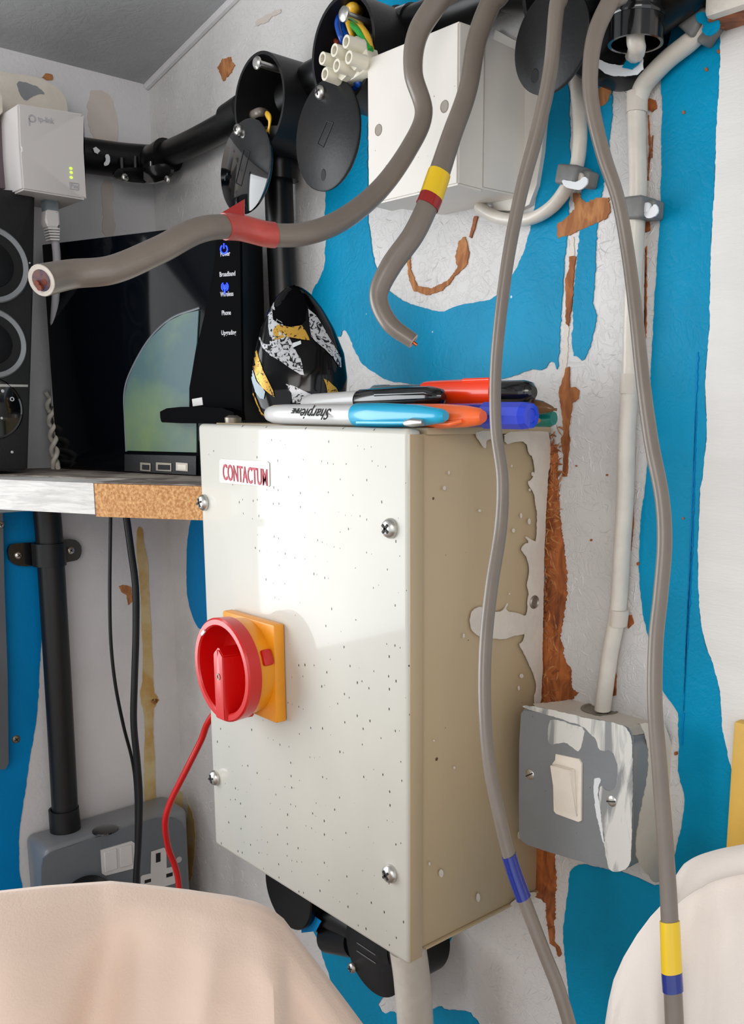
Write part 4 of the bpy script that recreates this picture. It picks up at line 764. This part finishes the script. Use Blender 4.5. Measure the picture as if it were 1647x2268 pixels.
decal('thumb_area',sc([(470,240),(600,120),(740,90),(860,160),(930,300),(960,450),(940,600),(870,670),(700,700),(520,660),(440,600),(430,450)]),m_flat,'matt black palm area')
decal('side_pad',sc([(100,1180),(130,1360),(190,1540),(290,1650),(320,1700),(300,1810),(240,1800),(170,1700),(110,1500),(90,1300)]),m_batten,'pale grey side panel')
decal('scroll_wheel',sc([(740,960),(860,920),(870,970),(740,1030)]),m_wp,'white highlighted wheel end')
# ================================================================== pens on top of the enclosure
Z0=.0008
def pen_axis(p0,p1): a=Vector(p0);e=Vector(p1); return a,e,(e-a).length
def body(bm,a,e,prof,n=32):
    ax=(e-a).normalized(); return lathe(bm,a,ax,prof,n)
# aqua-capped grey marker, front
def seg(x0,x1,y,zc,yp1=None):
    a=PY(y,x0,900); e=PY(yp1 if yp1 is not None else y,x1,900); a.z=zc; e.z=zc; return a,e
a,e=seg(592,987,-.1050,.0068)
t=thing('marker_pen','grey marker with an aqua cap lying at the front edge of the enclosure top','marker',(a+e)/2); L=(e-a).length
b=B(); body(b,a,e,[(0,0),(.0022,.0004),(.0046,.003),(.0058,.009),(.0062,.02),(.0062,L*.57)]); bl=link('barrel',b,m_bar,t,True)
b=B(); body(b,a,e,[(0,L*.555),(.0064,L*.555),(.0067,L*.56),(.0067,L*.70),(.0058,L*.88),(.0040,L*.965),(.0036,L*.985),(.0024,L),(0,L)]); link('cap',b,m_aqua,t,True)
ax=(e-a).normalized()
b=B(); tube(b,[a+ax*L*.60+Vector((0,-.0055,-.0040)),a+ax*L*.78+Vector((0,-.0060,-.0038)),a+ax*L*.86+Vector((0,-.0056,-.0036))],.0013,10); link('clip',b,m_aqua,t,'a')
b=B(); tube(b,[a+ax*L*.85+Vector((0,-.0058,-.0040)),a+ax*L*.885+Vector((0,-.0063,-.0036)),a+ax*L*.93+Vector((0,-.0052,-.0034))],[.0016,.0024,.0016],12); link('clip_tip',b,m_steel,t,'a')
pq=a+ax*L*.455+Vector((0,-.0052,.0034)); text('script_lettering','Sharpie',.0105,m_in,t,pq,-ax,Vector((0,-.52,-.85)),.0001,.0001,sx=.95)
text('fine_lettering','FINE',.0048,m_in,t,a+ax*L*.275+Vector((0,-.0052,.0036)),-ax,Vector((0,-.52,-.85)),.0001,.0001)
# orange cap marker behind it
a,e=seg(900,1070,-.0945,.0066,-.0925); t=thing('marker_pen','marker with an orange cap and clip, lying right of the aqua cap','marker',(a+e)/2); L=(e-a).length; ax=(e-a).normalized()
b=B(); body(b,a-ax*.06,e,[(0,0),(.0058,.002),(.0060,.06)]); link('barrel',b,m_bar,t,True)
b=B(); body(b,a,e,[(0,0),(.0066,.0005),(.0066,L*.5),(.0056,L*.8),(.0044,L*.95),(.0030,L),(0,L)]); link('cap',b,m_or2,t,True)
b=B(); tube(b,[a+ax*L*.35+Vector((0,-.0058,-.0042)),a+ax*L*.7+Vector((0,-.0062,-.0038)),a+ax*L*.83+Vector((0,-.0050,-.0022))],[.0014,.0016,.0012],10); link('clip',b,m_or2,t,'a')
# blue pen with hexagonal end cap
a,e=seg(985,1178,-.0800,.0072,-.0770); t=thing('highlighter_pen','dark blue pen with a brighter blue faceted cap, right of the orange cap','pen',(a+e)/2); L=(e-a).length
b=B(); body(b,a,e,[(0,0),(.0062,.001),(.0066,L*.55),(0,L*.55)]); link('barrel',b,m_ind,t,True)
b=B(); body(b,a,e,[(0,L*.5),(.0073,L*.5),(.0073,L*.93),(.0064,L*.995),(.0040,L),(.0036,L-.0008),(0,L-.0008)],10); link('cap',b,m_bl2,t)
# black-capped grey marker resting on the row
a,e=seg(676,982,-.0860,.0172,-.0840); a.z=.0135; t=thing('marker_pen','pale grey marker with a black cap resting on the aqua-capped marker','marker',(a+e)/2); L=(e-a).length; ax=(e-a).normalized()
b=B(); body(b,a,e,[(0,0),(.0045,.001),(.0060,.010),(.0062,L*.5)]); link('barrel',b,m_bar,t,True)
b=B(); body(b,a,e,[(0,L*.44),(.0064,L*.44),(.0069,L*.455),(.0068,L*.75),(.0060,L*.92),(.0042,L*.985),(.0020,L),(0,L)]); link('cap',b,m_blks,t,True)
b=B(); tube(b,[a+ax*L*.60+Vector((0,-.0058,.0026)),a+ax*L*.93+Vector((0,-.0056,.0022)),a+ax*L*.965+Vector((0,-.0042,.001))],.0012,10); link('clip',b,m_blks,t,'a')
# vermilion pen and its black end
a,e=seg(940,1100,-.0690,.0195,-.0640); t=thing('felt_pen','thick vermilion pen at the back of the pile','pen',(a+e)/2); L=(e-a).length
b=B(); body(b,a,e,[(0,0),(.0066,.001),(.0070,L*.1),(.0078,L*.9),(.0078,L),(0,L)]); link('barrel',b,m_or,t,True)
b=B(); ax=(e-a).normalized(); tube(b,[a+ax*L*.62+Vector((0,-.004,.0066)),a+ax*L*.97+Vector((0,-.004,.0068))],.0012,10); link('clip',b,m_or,t,'a')
a,e=seg(1085,1182,-.0640,.0195,-.0600); t=thing('felt_pen','pen with a rounded black cap poking out right of the hanging cable','pen',(a+e)/2); L=(e-a).length
b=B(); body(b,a,e,[(0,0),(.0050,.0),(.0056,.001),(.0056,L*.5)]); link('barrel',b,m_amber,t,True)
b=B(); body(b,a,e,[(0,L*.1),(.0064,L*.1),(.0064,L*.78),(.0054,L*.93),(.0030,L),(0,L)]); link('cap',b,m_blks,t,True)
# ballpoint with brown tip
a,e=seg(1090,1232,-.0560,.0130,-.0500); a.z=.0155; e.z=.0105; t=thing('ballpoint_pen','clear ballpoint with a brown tapered tip pointing right','pen',(a+e)/2); L=(e-a).length
b=B(); body(b,a,e,[(0,0),(.0046,.001),(.0046,L*.60),(0,L*.6)],6); link('barrel',b,m_clear,t)
b=B(); body(b,a,e,[(0,L*.58),(.0040,L*.58),(.0036,L*.78),(.0016,L*.93),(.0007,L*.965),(.0008,L),(0,L)]); link('tip',b,m_amber,t,True)
# pencil and teal pen low at the back
a,e=seg(1080,1198,-.0620,.0047,-.0610); t=thing('pencil','sharpened pencil tip beside the blue faceted cap','pencil',(a+e)/2); L=(e-a).length
b=B(); body(b,a,e,[(0,0),(.0038,0),(.0038,L*.8)],6); link('barrel',b,m_teal,t)
b=B(); body(b,a,e,[(.0038,L*.8),(.0012,L*.97),(0,L)],12); link('sharpened_wood',b,m_osbl,t)
a,e=seg(1110,1227,-.0400,.0058,-.0360); t=thing('felt_pen','teal pen end at the right of the pile, below the ballpoint tip','pen',(a+e)/2); L=(e-a).length
b=B(); body(b,a,e,[(0,0),(.0044,.001),(.0050,L*.7),(.0048,L*.93),(.0036,L),(0,L)]); link('barrel',b,m_teal,t,True)
# clear pen end at upper left of pile
a,e=seg(829,960,-.0600,.0210,-.0640); t=thing('ballpoint_pen','clear-ended pen lying behind the black cap','pen',(a+e)/2); L=(e-a).length
b=B(); body(b,a,e,[(0,0),(.0040,0),(.0044,.001),(.0044,L*.25),(.0040,L*.26),(.0040,L),(0,L)]); link('barrel',b,m_clear,t,True)
b=B(); body(b,a,e,[(0,L*.08),(.0030,L*.08),(.0030,L*.95),(0,L*.95)]); link('ink_plug',b,m_blks,t,True)
# ================================================================== double socket on the left wall
xd=XL+.052
ds=thing('double_socket','grey metal-clad double socket with white rockers low on the left wall','socket',PX(XL,250,1930))
DF=lambda x,y: PX(xd,x,y)
b=B(); q=[(92,2030),(92,1925),(96,1903),(112,1889),(130,1883),(345,1812),(385,1812),(402,1822),(412,1842),(413,1990),(413,2080),(92,2180)]
prism(b,[DF(*k) for k in q[:1]+q[1:]],Vector((-.0022,0,0))); link('face_plate',b,m_dgrey,ds,True)
b=B(); tz=PX(XL+.03,300,1822).z; bz=PX(XL,250,2200).z; yA=PX(XL+.03,84,1920).y; yB=PX(XL+.03,398,1840).y
box2(b,(XL+.0005,yA,bz),(xd-.0024,min(yB,-.004),PX(xd,250,1842).z),.007,4); link('back_box',b,m_grey,ds,True)
tz=PX(xd,250,1842).z
b=B(); k=PZ(tz,233,1839); lathe(b,k,(0,0,1),[(0,.0022),(.0085,.002),(.0115,.001),(.0118,0)],32); link('knockout_blank',b,m_blks,ds,True)
b=B(); q=[(222,1882),(290,1862),(296,1866),(296,1922),(232,1938),(225,1934)]; prism(b,[DF(*k)+Vector((.0001,0,0)) for k in q],Vector((.0016,0,0))); rf=link('rocker_frame',b,m_wpl,ds)
for x0 in (228,262):
    b=B(); prism(b,[DF(*k)+Vector((.0017,0,0)) for k in ((x0,1886-(x0-228)*.29),(x0+27,1878-(x0-228)*.29),(x0+29,1922-(x0-228)*.29),(x0+2,1930-(x0-228)*.29))],Vector((.0016,0,0)));
    bmesh.ops.bevel(b,geom=b.edges[:],offset=.0004,segments=1,affect='EDGES'); link('rocker',b,m_wpl,rf)
b=B(); q=[(334,1886),(362,1877),(367,1880),(368,1922),(386,1918),(390,1922),(390,1952),(386,1956),(318,1976),(311,1974),(311,1942),(315,1938),(333,1934)]; prism(b,[DF(*k)+Vector((.0001,0,0)) for k in q],Vector((.0009,0,0))); so=link('outlet_insert',b,m_wpl,ds)
for q in ([(344,1890),(354,1887),(354,1907),(344,1910)],[(319,1949),(333,1945),(333,1952),(319,1956)],[(367,1935),(381,1931),(381,1939),(367,1943)]):
    b=B(); prism(b,[DF(*k)+Vector((.0010,0,0)) for k in q],Vector((.0003,0,0))); link('pin_slot',b,m_in,so)
b=B(); lathe(b,DF(396,1904),(1,0,0),[(0,.0008),(.003,.0004),(.0032,0)],20); link('plate_screw',b,m_steel,ds,True)
b=B(); lathe(b,DF(188,1995)+Vector((.0008,0,0)),(1,0,0),[(0,0),(.0245,0),(.0250,.006),(.0205,.020),(0,.021)],40); tag(link('plug',b,m_blkm,None,True),'black plug in the left outlet of the double socket, half behind the cloth','plug')
def wire(lab,pts,r,m,name='lead'):
    b=B(); tube(b,spline([PX(v,x,y) for x,y,v in pts],10),r,12); tag(link(name,b,m,None,'a'),lab,'cable')
wire('thin black lead hanging left of the thicker one below the shelf',[(246,1085,-.412),(244,1200,-.410),(243,1330,-.410),(246,1430,-.410),(256,1520,-.410),(274,1610,-.410),(292,1680,-.410),(300,1740,-.410),(302,1830,-.410),(299,2000,-.408)],.0015,m_blk)
wire('thick black lead dropping from the shelf across the double socket',[(270,1085,-.405),(279,1140,-.404),(290,1220,-.403),(300,1300,-.402),(301,1400,-.402),(298,1500,-.402),(296,1600,-.402),(304,1690,-.402),(309,1770,-.402),(306,1870,-.402),(302,1940,-.402),(300,2050,-.402)],.0030,m_blkm)
wire('red lead hanging from behind the enclosure across the double socket',[(600,1440,-.235),(540,1500,-.26),(467,1590,-.29),(445,1640,-.30),(410,1710,-.31),(378,1775,-.32),(366,1820,-.325),(372,1875,-.33),(388,1920,-.33),(396,1960,-.33),(402,2060,-.33)],.0027,m_red)
# grey metal panel at far left
b=B(); q=[PX(XL+.012,*k) for k in ((-120,1128),(6,1130),(10,1300),(17,1500),(19,1690),(12,1704),(-120,1706))]; prism(b,q,Vector((-.0115,0,0))); gp=link('grey_metal_box',b,m_gmetal,None,True); tag(gp,'edge of a grey metal box on the blue paint at the far left','electrical box')
screw('box_screw',PX(XL+.0121,1,1162),(1,0,0),.0032,gp)
# ================================================================== draped cloths
def drape(name,lab,ridge,depth,m,drop,seed,folds,back=.10,floor=-1.2):
    """ridge: screen silhouette; surface comes over the ridge then hangs to the floor"""
    R_=[]
    for a,c in zip(ridge,ridge[1:]):
        k=max(1,int(((a[0]-c[0])**2+(a[1]-c[1])**2)**.5/14))
        for j in range(k): t=j/k; R_.append((a[0]+(c[0]-a[0])*t,a[1]+(c[1]-a[1])*t,t))
    R_.append((*ridge[-1],0)); n=len(R_)
    dd=[]
    for i,(x,y,_) in enumerate(R_):
        s=i/(n-1)*(len(depth)-1); k=min(int(s),len(depth)-2); dd.append(depth[k]+(depth[k+1]-depth[k])*(s-k))
    # horizontal inward direction (towards the camera) for each column
    b=B(); rows=[]
    prof=[(-1.0,-1.0),(-.85,-.30),(-.6,-.10),(-.35,-.032),(-.15,-.006),(0,0),(.10,-.0035),(.22,-.012),(.36,-.027),(.52,-.05),(.70,-.085),(.86,-.13),(.98,-.19),(1.06,-.27),(1.12,-.42),(1.16,-.7),(1.2,-1.0)]
    fine=[]
    for (a,e),(c,g) in zip(prof,prof[1:]):
        k=5
        for j in range(k): fine.append((a+(c-a)*j/k,e+(g-e)*j/k))
    fine.append(prof[-1])
    for i,(x,y,_) in enumerate(R_):
        P=PD(dd[i],x,y); toC=Vector((CAM.x-P.x,CAM.y-P.y,0)).normalized(); col=[]
        for a,e in fine:
            hor=drop*a if a>0 else back*a
            z=P.z+e*(1 if e>-.31 else 1); 
            if e<-.3: z=P.z-.3-(P.z-.3-floor)*((-e-.3)/.7)
            q=P+toC*hor; q.z=z
            f=folds(x,y,a,-e); nz=noise.noise(Vector((q.x*9,q.y*9,q.z*5+seed)))*.0045+noise.noise(Vector((q.x*26,q.y*26,q.z*14+seed)))*.0014
            w=min(1,max(0,a*4)) if a>0 else 0
            q+=toC*((f+nz)*w); col.append(b.verts.new(q))
        rows.append(col)
    for A2,C2 in zip(rows,rows[1:]):
        for j in range(len(A2)-1): b.faces.new((A2[j],A2[j+1],C2[j+1],C2[j]))
    o=link(name,b,m,None,'a'); s=o.modifiers.new('thick','SOLIDIFY'); s.thickness=.0018; s.offset=-1
    return tag(o,lab,'cloth')
def f1(x,y,a,e):
    s=(x+ (e*160))*.011; v=.003*math.sin(s)+.002*math.sin(s*2.1+1)
    v+=.010*math.sin((x*.5+e*1500)*.012+2)*min(1,a)
    v+= -.016/(1+math.exp(-max(-30,min(30,(x-622)/4))))*min(1,a*3)+.005*math.exp(-((x-600)/30)**2)-.018*math.exp(-((x-300+e*2600)/70)**2)*min(1,a*3)+.012*math.exp(-((x-480+e*1500)/45)**2)*min(1,a*3)
    return v
drape('cream_cloth','large pinkish cream cloth draped over something in the lower left foreground',[(-260,2010),(-120,1992),(0,1978),(100,1967),(200,1960),(245,1957),(300,1963),(420,1978),(520,1994),(565,2006),(600,2022),(628,2045),(655,2082),(690,2130),(730,2185),(770,2240),(820,2310),(900,2420)],[.40,.40,.41,.42,.42,.42,.42,.42,.42],m_cloth,.12,3,f1)
def f2(x,y,a,e): return .0022*math.sin(x*.03+e*30)+.0012*math.sin(x*.07+1)
cl=drape('cream_cloth','pale cream cloth with a rolled edge draped at the lower right, behind the long cable',[(1318,2420),(1333,2320),(1340,2262),(1347,2218),(1358,2170),(1380,2120),(1410,2070),(1440,2030),(1470,1998),(1500,1978),(1530,1955),(1560,1940),(1600,1928),(1650,1915),(1760,1900),(1900,1900)],[.47,.47,.47,.47,.465,.46,.455,.45,.45,.45],m_cloth2,.06,8,f2,back=.03)
b=B(); tube(b,spline([PD(.440,x,y) for x,y in ((1478,2010),(1506,1968),(1545,1932),(1592,1914),(1650,1902),(1760,1884))],8),[.002+.0045*min(1,i/14) for i in range(51)],16); link('rolled_edge',b,m_cloth2,cl,'a')

# ------------------------------------------------------------------ groups of repeats
GR={'grey_cable':'grey cables hanging in front of the wall','marker_pen':'markers on top of the enclosure','felt_pen':'pens on top of the enclosure','highlighter_pen':'pens on top of the enclosure','ballpoint_pen':'pens on top of the enclosure','pencil':'pens on top of the enclosure',
'box_lid':'round black lids hanging from the conduit boxes','round_conduit_box':'round black conduit boxes','cable_clip':'cable clips on the wall','painted_cable':'painted cables fixed to the wall','conduit':'black conduits on the walls','cream_cloth':'cream cloths in the foreground','lead':'thin leads hanging under the shelf'}
for o in bpy.data.objects:
    if o.parent is None and o.get('label') and not o.get('group'):
        g=GR.get(o.name.split('.')[0])
        if g: o['group']=g
